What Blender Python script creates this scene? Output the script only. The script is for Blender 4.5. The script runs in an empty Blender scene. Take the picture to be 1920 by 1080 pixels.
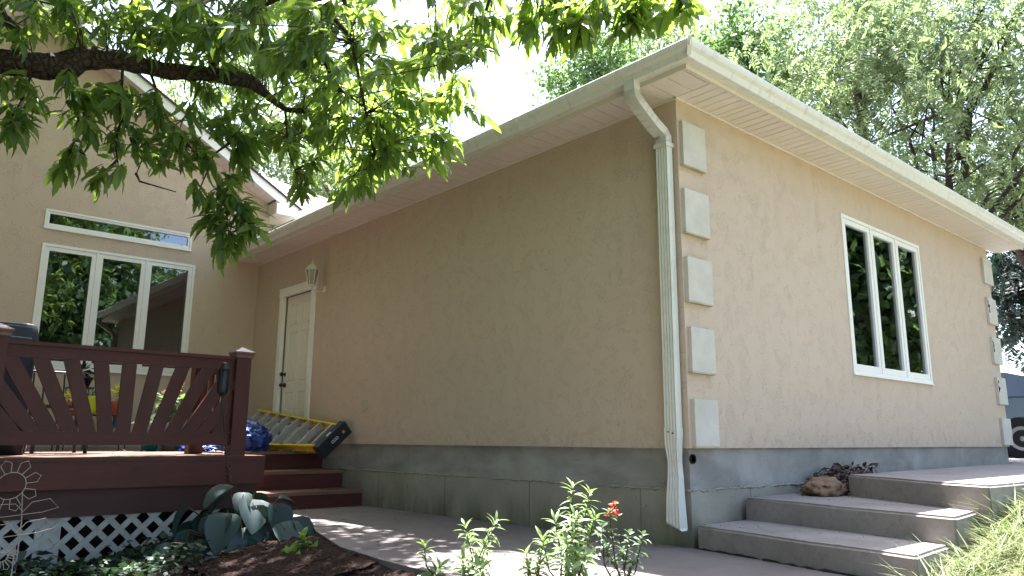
import bpy, bmesh, math, random
import numpy as np
from mathutils import Vector, Matrix
random.seed(7); rng = np.random.default_rng(11)
V = Vector
scene = bpy.context.scene
col = scene.collection

# ------------------------------------------------------------------ camera
CAM = V((3.26690, -4.56843, 0.05154))
YAW, PITCH, ROLL, FPX = 0.84797, 0.19849, 0.00523, 1417.3
_f = V((-math.sin(YAW)*math.cos(PITCH), math.cos(YAW)*math.cos(PITCH), math.sin(PITCH)))
_r = V((math.cos(YAW), math.sin(YAW), 0)); _u = _r.cross(_f)
RT = math.cos(ROLL)*_r + math.sin(ROLL)*_u
UP = -math.sin(ROLL)*_r + math.cos(ROLL)*_u
FW = _f
cd = bpy.data.cameras.new('camera'); cam = bpy.data.objects.new('camera', cd); col.objects.link(cam)
m3 = Matrix((RT, UP, -FW)).transposed()
cam.matrix_world = Matrix.Translation(CAM) @ m3.to_4x4()
cd.sensor_width = 36; cd.lens = FPX/1920*36; cd.clip_start = 0.05; cd.clip_end = 3000
scene.camera = cam

# ------------------------------------------------------------------ sky and sun
SUN = V((-0.278, 0.165, 1.0)).normalized()
world = bpy.data.worlds.new('World'); scene.world = world; world.use_nodes = True
wn = world.node_tree; bg = wn.nodes['Background']
sky = wn.nodes.new('ShaderNodeTexSky'); sky.sky_type = 'NISHITA'; sky.sun_disc = False
sky.sun_elevation = math.asin(SUN.z); sky.sun_rotation = math.atan2(SUN.x, SUN.y)
sky.air_density = 1.0; sky.dust_density = 2.5; sky.ozone_density = 1.0
hs_ = wn.nodes.new('ShaderNodeHueSaturation'); hs_.inputs['Saturation'].default_value = 0.95; hs_.inputs['Value'].default_value = 1.15   # thin bright overcast veil
wn.links.new(sky.outputs[0], hs_.inputs['Color']); wn.links.new(hs_.outputs[0], bg.inputs[0]); bg.inputs[1].default_value = 0.10
sd = bpy.data.lights.new('sun', 'SUN'); sd.energy = 5.0; sd.angle = math.radians(0.53); sd.color = (1.0, 0.975, 0.955)
sun = bpy.data.objects.new('sun', sd); col.objects.link(sun)
sun.rotation_euler = (-SUN).to_track_quat('-Z', 'Y').to_euler(); sun.location = (0, 0, 30)
vs = scene.view_settings; vs.view_transform = 'Standard'; vs.look = 'None'; vs.gamma = 1; vs.exposure = 2.7
scene.cycles.max_bounces = 8; scene.cycles.transparent_max_bounces = 12

# ------------------------------------------------------------------ materials
class Nt:
    def __init__(s, name):
        s.m = bpy.data.materials.new(name); s.m.use_nodes = True; s.t = s.m.node_tree
        s.t.nodes.clear(); s.out = s.n('ShaderNodeOutputMaterial')
        s.tc = s.n('ShaderNodeTexCoord').outputs['Object']
    def n(s, ty, **k):
        nd = s.t.nodes.new(ty)
        for a, b in k.items(): setattr(nd, a, b)
        return nd
    def l(s, a, b): s.t.links.new(a, b)
    def mapping(s, scale, src=None):
        mp = s.n('ShaderNodeMapping'); mp.inputs['Scale'].default_value = scale; s.l(src or s.tc, mp.inputs[0]); return mp.outputs[0]
    def noise(s, scale, detail=3, rough=.55, dist=0, src=None):
        nd = s.n('ShaderNodeTexNoise'); nd.inputs['Scale'].default_value = scale; nd.inputs['Detail'].default_value = detail
        nd.inputs['Roughness'].default_value = rough; nd.inputs['Distortion'].default_value = dist
        s.l(src or s.tc, nd.inputs['Vector']); return nd.outputs['Fac']
    def ramp(s, fac, *stops):
        nd = s.n('ShaderNodeValToRGB'); e = nd.color_ramp.elements
        while len(e) < len(stops): e.new(.5)
        for el, (p, c) in zip(e, stops):
            el.position = p; el.color = (c, c, c, 1) if not hasattr(c, '__len__') else (*c, 1)
        s.l(fac, nd.inputs[0]); return nd.outputs[0]
    def mix(s, fac, a, b, mode='MIX'):
        nd = s.n('ShaderNodeMix', data_type='RGBA', blend_type=mode)
        for i, x in ((0, fac), (6, a), (7, b)):
            if hasattr(x, 'is_output'): s.l(x, nd.inputs[i])
            elif i == 0: nd.inputs[0].default_value = x
            else: nd.inputs[i].default_value = (*x, 1)
        return nd.outputs[2]
    def math(s, op, a, b=None, clamp=False):
        nd = s.n('ShaderNodeMath', operation=op, use_clamp=clamp)
        for i, x in ((0, a), (1, b)):
            if x is None: continue
            if hasattr(x, 'is_output'): s.l(x, nd.inputs[i])
            else: nd.inputs[i].default_value = x
        return nd.outputs[0]
    def xyz(s):
        nd = s.n('ShaderNodeSeparateXYZ'); s.l(s.tc, nd.inputs[0]); return nd.outputs
    def bump(s, h, strength=.5, dist=.01):
        nd = s.n('ShaderNodeBump'); nd.inputs['Strength'].default_value = strength; nd.inputs['Distance'].default_value = dist
        s.l(h, nd.inputs['Height']); return nd.outputs[0]
    def done(s, color, rough=.7, bump=None, spec=.5, metal=0):
        b = s.n('ShaderNodeBsdfPrincipled')
        if hasattr(color, 'is_output'): s.l(color, b.inputs['Base Color'])
        else: b.inputs['Base Color'].default_value = (*color, 1)
        if hasattr(rough, 'is_output'): s.l(rough, b.inputs['Roughness'])
        else: b.inputs['Roughness'].default_value = rough
        b.inputs['Specular IOR Level'].default_value = spec; b.inputs['Metallic'].default_value = metal
        if bump: s.l(bump, b.inputs['Normal'])
        s.l(b.outputs[0], s.out.inputs[0]); return s.m

def sc(c, k): return tuple(x*k for x in c)

def simple(name, c, rough=.6, var=.25, scale=6, bump=0, bscale=60, spec=.4, metal=0):
    t = Nt(name); n = t.noise(scale, 5, .6)
    colr = t.mix(t.ramp(n, (.3, 0), (.7, 1)), sc(c, 1-var), sc(c, 1+var*.6))
    b = t.bump(t.noise(bscale, 4), bump, .004) if bump else None
    return t.done(colr, rough, b, spec, metal)

def m_stucco():
    t = Nt('stucco')
    big = t.noise(.9, 4, .6); mid = t.noise(5, 4)
    c = t.mix(t.ramp(big, (.35, 0), (.7, 1)), (.50, .395, .315), (.515, .412, .332))
    c = t.mix(t.math('MULTIPLY', t.ramp(mid, (.45, 0), (.75, 1)), .08), c, (.43, .345, .285))
    z = t.xyz()[2]
    splash = t.math('MULTIPLY', t.ramp(z, (.0, 1), (.22, 0)), t.ramp(t.noise(14, 5, .7), (.42, 0), (.66, 1)))
    c = t.mix(t.math('MULTIPLY', splash, .40), c, (.27, .235, .20))
    streak = t.math('MULTIPLY', t.ramp(t.noise(1, 5, .65, src=t.mapping((4.5, 4.5, .35))), (.52, 0), (.72, 1)), t.ramp(t.math('MULTIPLY', z, .3), (.25, 0), (.8, 1)))
    c = t.mix(t.math('MULTIPLY', streak, .22), c, (.36, .30, .24))
    # skip-trowel ridges: short squiggles where a warped noise crosses its middle
    w = t.noise(21, 1.2, .5, 1.0)
    line = t.ramp(w, (.43, 0), (.475, 1), (.50, 1), (.525, 0))
    w2 = t.noise(32, 1.0, .5, 1.1)
    line2 = t.ramp(w2, (.50, 0), (.54, 1), (.56, 1), (.60, 0))
    keep = t.ramp(t.noise(8, 2, .5), (.51, 0), (.57, 1)); keep2 = t.ramp(t.noise(6.1, 2, .5), (.53, 0), (.60, 1))
    h = t.math('ADD', t.math('MULTIPLY', line, keep), t.math('MULTIPLY', line2, t.math('MULTIPLY', keep2, .8)))
    h = t.math('ADD', h, t.math('MULTIPLY', t.noise(110, 3, .6), .30))
    return t.done(c, .85, t.bump(h, .6, .0058), .25)

def m_concrete(name, c, c2, rough=.85, stain=(.16, .15, .13), scale=2.2, bump=.35):
    t = Nt(name); n = t.noise(scale, 6, .65); n2 = t.noise(scale*9, 4, .6)
    colr = t.mix(t.ramp(n, (.33, 0), (.68, 1)), c, c2)
    colr = t.mix(t.math('MULTIPLY', t.ramp(n2, (.5, 0), (.75, 1)), .35), colr, stain)
    sp = t.ramp(t.noise(70, 2), (.66, 0), (.74, 1))
    colr = t.mix(t.math('MULTIPLY', sp, .35), colr, sc(stain, .5))
    return t.done(colr, rough, t.bump(t.math('ADD', n2, t.math('MULTIPLY', t.noise(90, 3), .6)), bump, .004), .3)

def m_foundation(lower):
    t = Nt('foundation_lower' if lower else 'foundation_upper')
    x, y, z = t.xyz()
    st = t.noise(1, 5, .6, src=t.mapping((3.2, 3.2, .7)))       # vertical streaks
    cl = t.noise(2.3, 6, .65)
    if lower:
        c = t.mix(t.ramp(cl, (.35, 0), (.68, 1)), (.225, .212, .175), (.305, .288, .245))
        moss = t.math('MULTIPLY', t.ramp(st, (.36, 0), (.62, 1)), t.ramp(t.math('MULTIPLY', z, -1.0), (.38, 0), (.66, 1)))
        c = t.mix(t.math('MULTIPLY', moss, .85), c, (.085, .088, .05))
        # seams of the form boards
        s1 = t.n('ShaderNodeMath', operation='FRACT'); t.l(t.math('MULTIPLY', t.math('ADD', x, t.math('ADD', y, .46)), 1/1.22), s1.inputs[0])
        seam = t.ramp(s1.outputs[0], (0, 1), (.006, 1), (.012, 0))
        c = t.mix(t.math('MULTIPLY', seam, .6), c, (.07, .07, .055))
    else:
        c = t.mix(t.ramp(cl, (.35, 0), (.7, 1)), (.235, .222, .21), (.345, .33, .312))
        wet = t.ramp(t.noise(1, 4, .6, .4, src=t.mapping((1.1, 1.1, 3.5))), (.45, 0), (.6, 1))
        c = t.mix(t.math('MULTIPLY', wet, .45), c, (.14, .14, .135))
        drip = t.ramp(t.noise(1, 3, .5, src=t.mapping((7, 7, 1.2))), (.70, 0), (.74, 1))
        c = t.mix(t.math('MULTIPLY', drip, .5), c, (.46, .44, .38))
    holes = t.ramp(t.noise(34, 2), (.70, 0), (.735, 1))
    c = t.mix(t.math('MULTIPLY', holes, .6), c, (.06, .06, .05))
    h = t.math('SUBTRACT', t.math('ADD', t.math('MULTIPLY', t.noise(40, 4), .5), cl), t.math('MULTIPLY', holes, .8))
    return t.done(c, .85, t.bump(h, .4, .006), .3)

def m_paint(name, c, dirt=(.25, .24, .16), amt=.35, rough=.45):
    t = Nt(name); n = t.noise(3, 6, .7); f = t.noise(45, 3)
    colr = t.mix(t.math('MULTIPLY', t.ramp(n, (.5, 0), (.78, 1)), amt), c, dirt)
    colr = t.mix(t.math('MULTIPLY', t.ramp(f, (.6, 0), (.75, 1)), amt*.5), colr, dirt)
    return t.done(colr, rough, t.bump(f, .08, .002), .4)

def m_gutter():
    t = Nt('gutter_enamel'); x, y, z = t.xyz()
    c = t.mix(t.noise(1.2, 4), (.60, .60, .58), (.68, .68, .66))
    streak = t.noise(1, 5, .7, src=t.mapping((16, 16, 1.0)))
    c = t.mix(t.math('MULTIPLY', t.ramp(streak, (.52, 0), (.75, 1)), .45), c, (.30, .28, .20))
    mould = t.ramp(t.noise(1, 5, .75, src=t.mapping((5, 5, 30))), (.60, 0), (.72, 1))
    far = t.ramp(t.math('MULTIPLY', x, -1/8), (.12, 0), (.75, 1))
    c = t.mix(t.math('MULTIPLY', mould, t.math('ADD', t.math('MULTIPLY', far, .75), .1)), c, (.06, .06, .045))
    return t.done(c, .45, t.bump(t.noise(3, 2), .1, .01), .4)

def m_wood(name, c, grain=(1, 1, 1), dirt=.35, rough=.55):
    t = Nt(name)
    g = t.noise(1, 6, .65, .6, src=t.mapping(grain)); n = t.noise(2.5, 4)
    colr = t.mix(t.ramp(g, (.3, 0), (.7, 1)), sc(c, .72), sc(c, 1.18))
    colr = t.mix(t.math('MULTIPLY', t.ramp(n, (.5, 0), (.75, 1)), dirt), colr, sc(c, .5))
    return t.done(colr, rough, t.bump(g, .25, .003), .35)

def m_leaf(name, c1, c2, trans, tfac=.45, rough=.45, vscale=7):
    t = Nt(name)
    wnn = t.n('ShaderNodeNewGeometry').outputs['Random Per Island']
    n = t.noise(vscale, 2)
    f = t.math('ADD', t.math('MULTIPLY', wnn, .6), t.math('MULTIPLY', n, .4))
    c = t.mix(t.ramp(f, (.2, 0), (.8, 1)), c1, c2)
    tr = t.mix(t.ramp(f, (.2, 0), (.8, 1)), sc(trans, .75), sc(trans, 1.15))
    b = t.n('ShaderNodeBsdfPrincipled'); t.l(c, b.inputs['Base Color']); b.inputs['Roughness'].default_value = rough
    b.inputs['Specular IOR Level'].default_value = .45
    x = t.n('ShaderNodeBsdfTranslucent'); t.l(tr, x.inputs[0])
    ms = t.n('ShaderNodeMixShader'); ms.inputs[0].default_value = tfac
    t.l(b.outputs[0], ms.inputs[1]); t.l(x.outputs[0], ms.inputs[2]); t.l(ms.outputs[0], t.out.inputs[0])
    return t.m

def m_bark(name, c):
    t = Nt(name); g = t.noise(1, 6, .7, 1.0, src=t.mapping((14, 14, 14)))
    v = t.n('ShaderNodeTexVoronoi', feature='DISTANCE_TO_EDGE'); v.inputs['Scale'].default_value = 26
    w = t.n('ShaderNodeMapping'); w.inputs['Scale'].default_value = (.35, 1, 1); t.l(t.tc, w.inputs[0]); t.l(w.outputs[0], v.inputs['Vector'])
    h = t.math('ADD', t.ramp(v.outputs['Distance'], (0, 0), (.25, 1)), g)
    colr = t.mix(t.ramp(h, (.3, 0), (.9, 1)), sc(c, .45), sc(c, 1.3))
    return t.done(colr, .9, t.bump(h, 1, .02), .2)

def m_glass():
    t = Nt('window_glass')
    fr = t.n('ShaderNodeFresnel'); fr.inputs[0].default_value = 2.0
    gl = t.n('ShaderNodeBsdfGlossy'); gl.inputs['Roughness'].default_value = .012; gl.inputs[0].default_value = (.80, .84, .95, 1)
    bmp = t.bump(t.noise(2.5, 2, .5, .5), .05, .02); t.l(bmp, gl.inputs['Normal'])
    tr = t.n('ShaderNodeBsdfTransparent'); tr.inputs[0].default_value = (.55, .57, .58, 1)
    ms = t.n('ShaderNodeMixShader'); t.l(t.math('MULTIPLY', fr.outputs[0], 1.4, True), ms.inputs[0])
    t.l(tr.outputs[0], ms.inputs[1]); t.l(gl.outputs[0], ms.inputs[2]); t.l(ms.outputs[0], t.out.inputs[0])
    return t.m

def m_shingle():
    t = Nt('shingles'); n = t.noise(30, 4); n2 = t.noise(1.4, 3)
    c = t.mix(n, (.20, .19, .185), (.38, .37, .36)); c = t.mix(t.math('MULTIPLY', n2, .4), c, (.28, .26, .24))
    z = t.xyz()[2]
    fr = t.n('ShaderNodeMath', operation='FRACT'); t.l(t.math('MULTIPLY', z, 13.0), fr.inputs[0])
    edge = t.ramp(fr.outputs[0], (0, 1), (.10, 1), (.16, 0))
    c = t.mix(t.math('MULTIPLY', edge, .7), c, (.09, .085, .08))
    return t.done(c, .9, t.bump(t.math('ADD', n, fr.outputs[0]), .5, .01), .2)

def m_vent():
    t = Nt('perforated_vinyl')
    mp = t.mapping((62, 62, 62)); v = t.n('ShaderNodeTexVoronoi', feature='F1'); v.inputs['Scale'].default_value = 1.0
    v.inputs['Randomness'].default_value = 0; t.l(mp, v.inputs['Vector'])
    d = t.ramp(v.outputs['Distance'], (.26, 1), (.36, 0))
    c = t.mix(d, (.69, .62, .58), (.36, .31, .27))
    return t.done(c, .5)

def m_grass_ground():
    t = Nt('turf'); n = t.noise(1.2, 5, .6); n2 = t.noise(60, 4)
    c = t.mix(t.ramp(n, (.3, 0), (.7, 1)), (.13, .155, .065), (.24, .23, .145)); c = t.mix(n2, c, (.14, .12, .065))
    return t.done(c, .95, t.bump(n2, .8, .03), .1)

def m_mulch():
    t = Nt('mulch'); n = t.noise(38, 5, .7); n2 = t.noise(3, 3); v = t.noise(120, 3)
    c = t.mix(t.ramp(n, (.35, 0), (.65, 1)), (.014, .008, .006), (.058, .030, .023)); c = t.mix(t.math('MULTIPLY', n2, .5), c, (.022, .014, .012))
    return t.done(c, .95, t.bump(t.math('ADD', n, t.math('MULTIPLY', v, .4)), 1, .03), .15)

M = dict(
    stucco=m_stucco(), found_up=m_foundation(False), found_low=m_foundation(True),
    grout=simple('mortar_ridge', (.27, .255, .22), .9, .4, 30, .6),
    quoin=simple('quoin_stucco', (.52, .49, .44), .85, .12, 5, .5, 45, .25),
    quoin_edge=simple('quoin_edge', (.42, .37, .26), .85, .2, 8),
    white=m_paint('white_frame', (.76, .75, .72), (.45, .42, .36), .18, .4),
    door=m_paint('door_paint', (.72, .68, .60), (.45, .42, .34), .15, .4),
    soffit=m_paint('soffit_vinyl', (.69, .62, .59), (.40, .33, .25), .25, .5),
    fascia=m_paint('fascia_vinyl', (.63, .57, .51), (.35, .28, .2), .4, .5),
    gutter=m_gutter(), spout=m_paint('downspout_enamel', (.57, .57, .53), (.30, .27, .18), .45, .4),
    rake=m_paint('rake_white', (.74, .74, .74), (.5, .5, .48), .15, .45),
    vent=m_vent(), shingle=m_shingle(), shingle_edge=simple('shingle_edge', (.05, .035, .032), .9),
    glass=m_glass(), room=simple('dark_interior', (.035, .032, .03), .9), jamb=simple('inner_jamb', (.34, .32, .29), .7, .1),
    black=simple('black_metal', (.018, .018, .02), .45), bronze=simple('dark_bronze', (.05, .03, .02), .35, .2, 20, metal=.6),
    hole=simple('hole_black', (.008, .008, .008), .9),
    lantern=m_paint('lantern_cream', (.62, .56, .46), (.35, .3, .2), .3, .5), lglass=simple('lantern_glass', (.30, .28, .23), .15, .2),
    concrete=m_concrete('walk_concrete', (.125, .105, .105), (.18, .155, .155)),
    step=m_concrete('step_concrete', (.20, .175, .17), (.29, .265, .26), .8, (.10, .085, .07)),
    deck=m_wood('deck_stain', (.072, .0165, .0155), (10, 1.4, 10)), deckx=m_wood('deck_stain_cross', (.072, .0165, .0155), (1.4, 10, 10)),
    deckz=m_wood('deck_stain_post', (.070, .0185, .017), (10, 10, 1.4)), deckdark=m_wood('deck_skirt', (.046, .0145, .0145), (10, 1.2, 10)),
    board=m_wood('deck_boards', (.15, .085, .06), (1.2, 9, 9), .4), tread=m_wood('stair_treads', (.16, .085, .065), (10, 1.2, 10), .5),
    cap=simple('post_cap', (.15, .075, .062), .35, .25, 12, .3),
    lattice=m_wood('lattice_white', (.36, .37, .37), (9, 9, 9), .6, .7),
    yellow=simple('yellow_fibreglass', (.62, .42, .015), .4, .2, 8), alu=simple('aluminium', (.55, .56, .58), .4, .15, 9, metal=.6),
    navy=simple('navy_plastic', (.012, .018, .032), .4, .3, 8), tarp=simple('blue_tarp', (.010, .038, .20), .4, .35, 7, .5, 25),
    label=simple('label_white', (.6, .6, .6), .5, .05), orange=simple('orange_sticker', (.6, .2, .03), .5, .05),
    grass=m_grass_ground(), mulch=m_mulch(), driveway=m_concrete('driveway_concrete', (.30, .28, .26), (.38, .36, .34)),
    bark=m_bark('oak_bark', (.055, .042, .036)), bark2=m_bark('grey_bark', (.11, .09, .08)), twig=simple('twig_bark', (.05, .038, .03), .85),
    oak=m_leaf('oak_leaf', (.032, .08, .026), (.075, .15, .036), (.36, .52, .075), .47, .36),
    locust=m_leaf('locust_leaf', (.085, .125, .07), (.16, .205, .115), (.32, .42, .17), .45, .5),
    maple=m_leaf('dense_leaf', (.045, .095, .045), (.085, .15, .06), (.22, .36, .08), .35, .45),
    dimleaf=m_leaf('darkened_leaf', (.022, .042, .026), (.04, .068, .036), (.05, .09, .04), .2, .6),  # leaf colour darkened so the added maples bounce less light
    darkleaf=m_leaf('dark_needles', (.012, .022, .022), (.024, .04, .036), (.03, .06, .04), .2, .6),
    hosta=m_leaf('hosta_leaf', (.014, .034, .036), (.027, .054, .054), (.05, .11, .04), .10, .55, 3),
    shrubleaf=m_leaf('shrub_leaf', (.13, .21, .075), (.26, .34, .16), (.28, .42, .10), .35, .35),
    roseleaf=m_leaf('rose_leaf', (.06, .10, .06), (.14, .18, .13), (.16, .26, .07), .25, .35),
    limeleaf=m_leaf('lime_leaf', (.09, .19, .04), (.16, .30, .06), (.30, .5, .06), .4, .4),
    ivy=m_leaf('ivy_leaf', (.010, .026, .016), (.035, .065, .036), (.05, .10, .03), .25, .4),
    blade=m_leaf('grass_blade', (.075, .125, .03), (.255, .265, .15), (.24, .30, .09), .35, .6),
    petal=m_leaf('red_petal', (.5, .04, .02), (.65, .14, .05), (.6, .12, .04), .35, .5), yellowleaf=m_leaf('golden_leaf', (.40, .42, .05), (.6, .55, .10), (.6, .6, .08), .4, .5),
    stem=simple('green_stem', (.10, .12, .04), .6), woody=simple('woody_stem', (.06, .04, .028), .8),
    wire=simple('pale_wire', (.42, .36, .32), .5, .2, 20), rust=simple('rusty_rod', (.05, .028, .022), .7),
    rock=m_concrete('sandstone', (.13, .075, .045), (.27, .185, .12), .9, (.10, .055, .03), 5, .9), dryleaf=simple('dry_leaves', (.095, .062, .052), .9, .55, 18),
    chip=simple('mulch_chips', (.058, .03, .023), .9, .7, 25),
    carpaint=simple('car_paint', (.028, .036, .034), .18, .1, 3, spec=.8), tyre=simple('tyre_rubber', (.012, .012, .012), .8), chrome=simple('alloy', (.22, .22, .23), .4, .1, metal=.8),
    carglass=simple('car_glass', (.02, .025, .03), .05, .1, spec=1.0),
    terracotta=simple('terracotta', (.22, .06, .04), .7), lime=simple('lime_pot', (.30, .46, .03), .4, .1), hose=simple('teal_hose', (.01, .16, .20), .4, .2),
    potgrey=simple('grey_pot', (.3, .3, .32), .6), cover=simple('grill_cover', (.016, .02, .032), .5, .3, 5, .4, 30), coverline=simple('cover_seam', (.16, .19, .25), .5),
)

# ------------------------------------------------------------------ mesh helpers
class B:
    """Collects shapes in world coordinates; build() links them as ONE mesh object."""
    def __init__(s): s.bm = bmesh.new()
    def hexa(s, p):            # p: bottom ring 4, top ring 4
        v = [s.bm.verts.new(q) for q in p]
        for f in ((3, 2, 1, 0), (4, 5, 6, 7), (0, 1, 5, 4), (1, 2, 6, 5), (2, 3, 7, 6), (3, 0, 4, 7)):
            s.bm.faces.new([v[i] for i in f])
        return s
    def box(s, x0, x1, y0, y1, z0, z1):
        x0, x1 = sorted((x0, x1)); y0, y1 = sorted((y0, y1)); z0, z1 = sorted((z0, z1))
        return s.hexa([(x0, y0, z0), (x1, y0, z0), (x1, y1, z0), (x0, y1, z0), (x0, y0, z1), (x1, y0, z1), (x1, y1, z1), (x0, y1, z1)])
    def bar(s, a, b, w, h, up=(0, 0, 1)):   # box along a-b, w sideways, h along up
        a, b, up = V(a), V(b), V(up); d = (b-a).normalized(); sd_ = d.cross(up).normalized(); u2 = sd_.cross(d)
        o = [sd_*-w/2 - u2*h/2, sd_*w/2 - u2*h/2, sd_*w/2 + u2*h/2, sd_*-w/2 + u2*h/2]
        return s.hexa([a+o[0], a+o[1], a+o[2], a+o[3], b+o[0], b+o[1], b+o[2], b+o[3]])
    def prism(s, poly, vec):
        vec = V(vec); a = [s.bm.verts.new(q) for q in poly]; b = [s.bm.verts.new(V(q)+vec) for q in poly]; n = len(a)
        s.bm.faces.new(a[::-1]); s.bm.faces.new(b)
        for i in range(n): s.bm.faces.new((a[i], a[(i+1) % n], b[(i+1) % n], b[i]))
        return s
    def face(s, pts): s.bm.faces.new([s.bm.verts.new(q) for q in pts]); return s
    def tube(s, pts, radii, n=8, closed=False, cap=True):
        pts = [V(p) for p in pts]
        if not hasattr(radii, '__len__'): radii = [radii]*len(pts)
        rings = []; ref = V((.31, .17, .93)); k = len(pts)
        for i, p in enumerate(pts):
            d = (pts[(i+1) % k]-pts[i-1]) if closed else (pts[min(i+1, k-1)]-pts[max(i-1, 0)])
            d = d.normalized() if d.length > 1e-9 else V((0, 0, 1))
            a = d.cross(ref)
            if a.length < .05: a = d.cross(V((1, 0, 0)))
            a.normalize(); b = d.cross(a)
            rings.append([s.bm.verts.new(p + (a*math.cos(t)+b*math.sin(t))*radii[i]) for t in (2*math.pi*j/n for j in range(n))])
        for i in range(k if closed else k-1):
            r0, r1 = rings[i], rings[(i+1) % k]
            for j in range(n): s.bm.faces.new((r0[j], r0[(j+1) % n], r1[(j+1) % n], r1[j]))
        if cap and not closed:
            s.bm.faces.new(rings[0][::-1]); s.bm.faces.new(rings[-1])
        return s
    def lathe(s, prof, c, n=20, axis='z'):
        rings = []
        for r, h in prof:
            ring = []
            for j in range(n):
                t = 2*math.pi*j/n; x, y = r*math.cos(t), r*math.sin(t)
                q = {'z': (x, y, h), 'x': (h, x, y), 'y': (x, h, y)}[axis]
                ring.append(s.bm.verts.new(V(c)+V(q)))
            rings.append(ring)
        for a, b in zip(rings, rings[1:]):
            for j in range(n): s.bm.faces.new((a[j], a[(j+1) % n], b[(j+1) % n], b[j]))
        s.bm.faces.new(rings[0][::-1]); s.bm.faces.new(rings[-1])
        return s
    def jitter(s, a, f=3.0, seed=0):
        from mathutils import noise
        for v in s.bm.verts:
            v.co += noise.noise_vector(v.co*f + V((seed, 0, 0)))*a
        return s
    def build(s, name, mat, parent=None, smooth=False, bevel=0, seg=2, mats=None):
        bm = s.bm
        if bevel:
            es = [e for e in bm.edges if len(e.link_faces) == 2 and e.calc_face_angle(0) > .5]
            bmesh.ops.bevel(bm, geom=es, offset=bevel, segments=seg, affect='EDGES', clamp_overlap=True)
        bmesh.ops.recalc_face_normals(bm, faces=bm.faces)
        me = bpy.data.meshes.new(name); bm.to_mesh(me); bm.free()
        return link(name, me, mat, parent, smooth)

def link(name, me, mat, parent=None, smooth=False):
    me.materials.append(M[mat] if isinstance(mat, str) else mat)
    if smooth: me.polygons.foreach_set('use_smooth', [True]*len(me.polygons))
    o = bpy.data.objects.new(name, me); col.objects.link(o)
    if parent is not None:
        o.parent = parent
        if parent.type == 'EMPTY': o.location = -parent.location
    return o

def arr_mesh(name, verts, faces):
    verts = np.asarray(verts, np.float32); faces = np.asarray(faces, np.int32); k = faces.shape[1]
    me = bpy.data.meshes.new(name); me.vertices.add(len(verts)); me.vertices.foreach_set('co', verts.ravel())
    me.loops.add(faces.size); me.loops.foreach_set('vertex_index', faces.ravel())
    me.polygons.add(len(faces)); me.polygons.foreach_set('loop_start', np.arange(0, faces.size, k, dtype=np.int32))
    me.update(calc_edges=True); me.validate(); return me

def thing(name, label, cat, loc=(0, 0, 0), group=None):
    o = bpy.data.objects.new(name, None); col.objects.link(o); o.location = loc; o.empty_display_size = .2
    o['label'] = label; o['category'] = cat
    if group: o['group'] = group
    return o
def tag(o, label=None, cat=None, group=None, kind=None):
    if label: o['label'] = label
    if cat: o['category'] = cat
    if group: o['group'] = group
    if kind: o['kind'] = kind
    return o
def pt(u, v, d):   # measured in the photograph at distance d along the view axis
    return CAM + (FW + RT*((u-960)/FPX) - UP*((v-540)/FPX))*d
def proj(p):
    q = V(p)-CAM; z = q.dot(FW)
    return (960+FPX*q.dot(RT)/z, 540-FPX*q.dot(UP)/z, z) if z > .05 else (1e5, 1e5, z)
def nrm(a): return a/np.maximum(np.linalg.norm(a, axis=-1, keepdims=True), 1e-9)

def leaf_arrays(P, D, N, L, W, big=True, curl=.3, fold=.22, t=None, w=None):
    """Leaf blades: base P, direction D, face normal N, length L, width W -> verts, quads."""
    P, D, N = (np.asarray(a, float) for a in (P, D, N)); L = np.asarray(L, float)[:, None]; W = np.asarray(W, float)[:, None]
    D = nrm(D); N = nrm(N - (N*D).sum(1, keepdims=True)*D); S = np.cross(D, N); n = len(P)
    if big:
        t = t or [0, .25, .5, .78, 1]; w = w or [.10, .78, 1, .62, .03]
        out = []
        for a, b in zip(t, w):
            c = P + D*L*a - N*L*curl*a*a
            out += [c + S*W*b/2 + N*W*fold*b, c, c - S*W*b/2 + N*W*fold*b]
        k = len(t); vv = np.stack(out, 1); q = []
        for i in range(k-1):
            o = 3*i; q += [(o, o+1, o+4, o+3), (o+1, o+2, o+5, o+4)]
        per = 3*k
    else:
        out = []
        for a, b in ((0, .2), (.5, 1), (1, .12)):
            c = P + D*L*a - N*L*curl*a*a
            out += [c + S*W*b/2, c - S*W*b/2]
        vv = np.stack(out, 1); q = [(0, 1, 3, 2), (2, 3, 5, 4)]; per = 6
    f = (np.arange(n)*per)[:, None, None] + np.array(q)[None]
    return vv.reshape(-1, 3), f.reshape(-1, 4)

def merge(parts):
    vs_, fs, o = [], [], 0
    for a, b in parts: vs_.append(a); fs.append(b+o); o += len(a)
    return np.concatenate(vs_), np.concatenate(fs)

def copy_tree(o, parent=None):
    c = o.copy(); col.objects.link(c); c.parent = parent
    for ch in list(o.children): copy_tree(ch, c)
    return c

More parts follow.
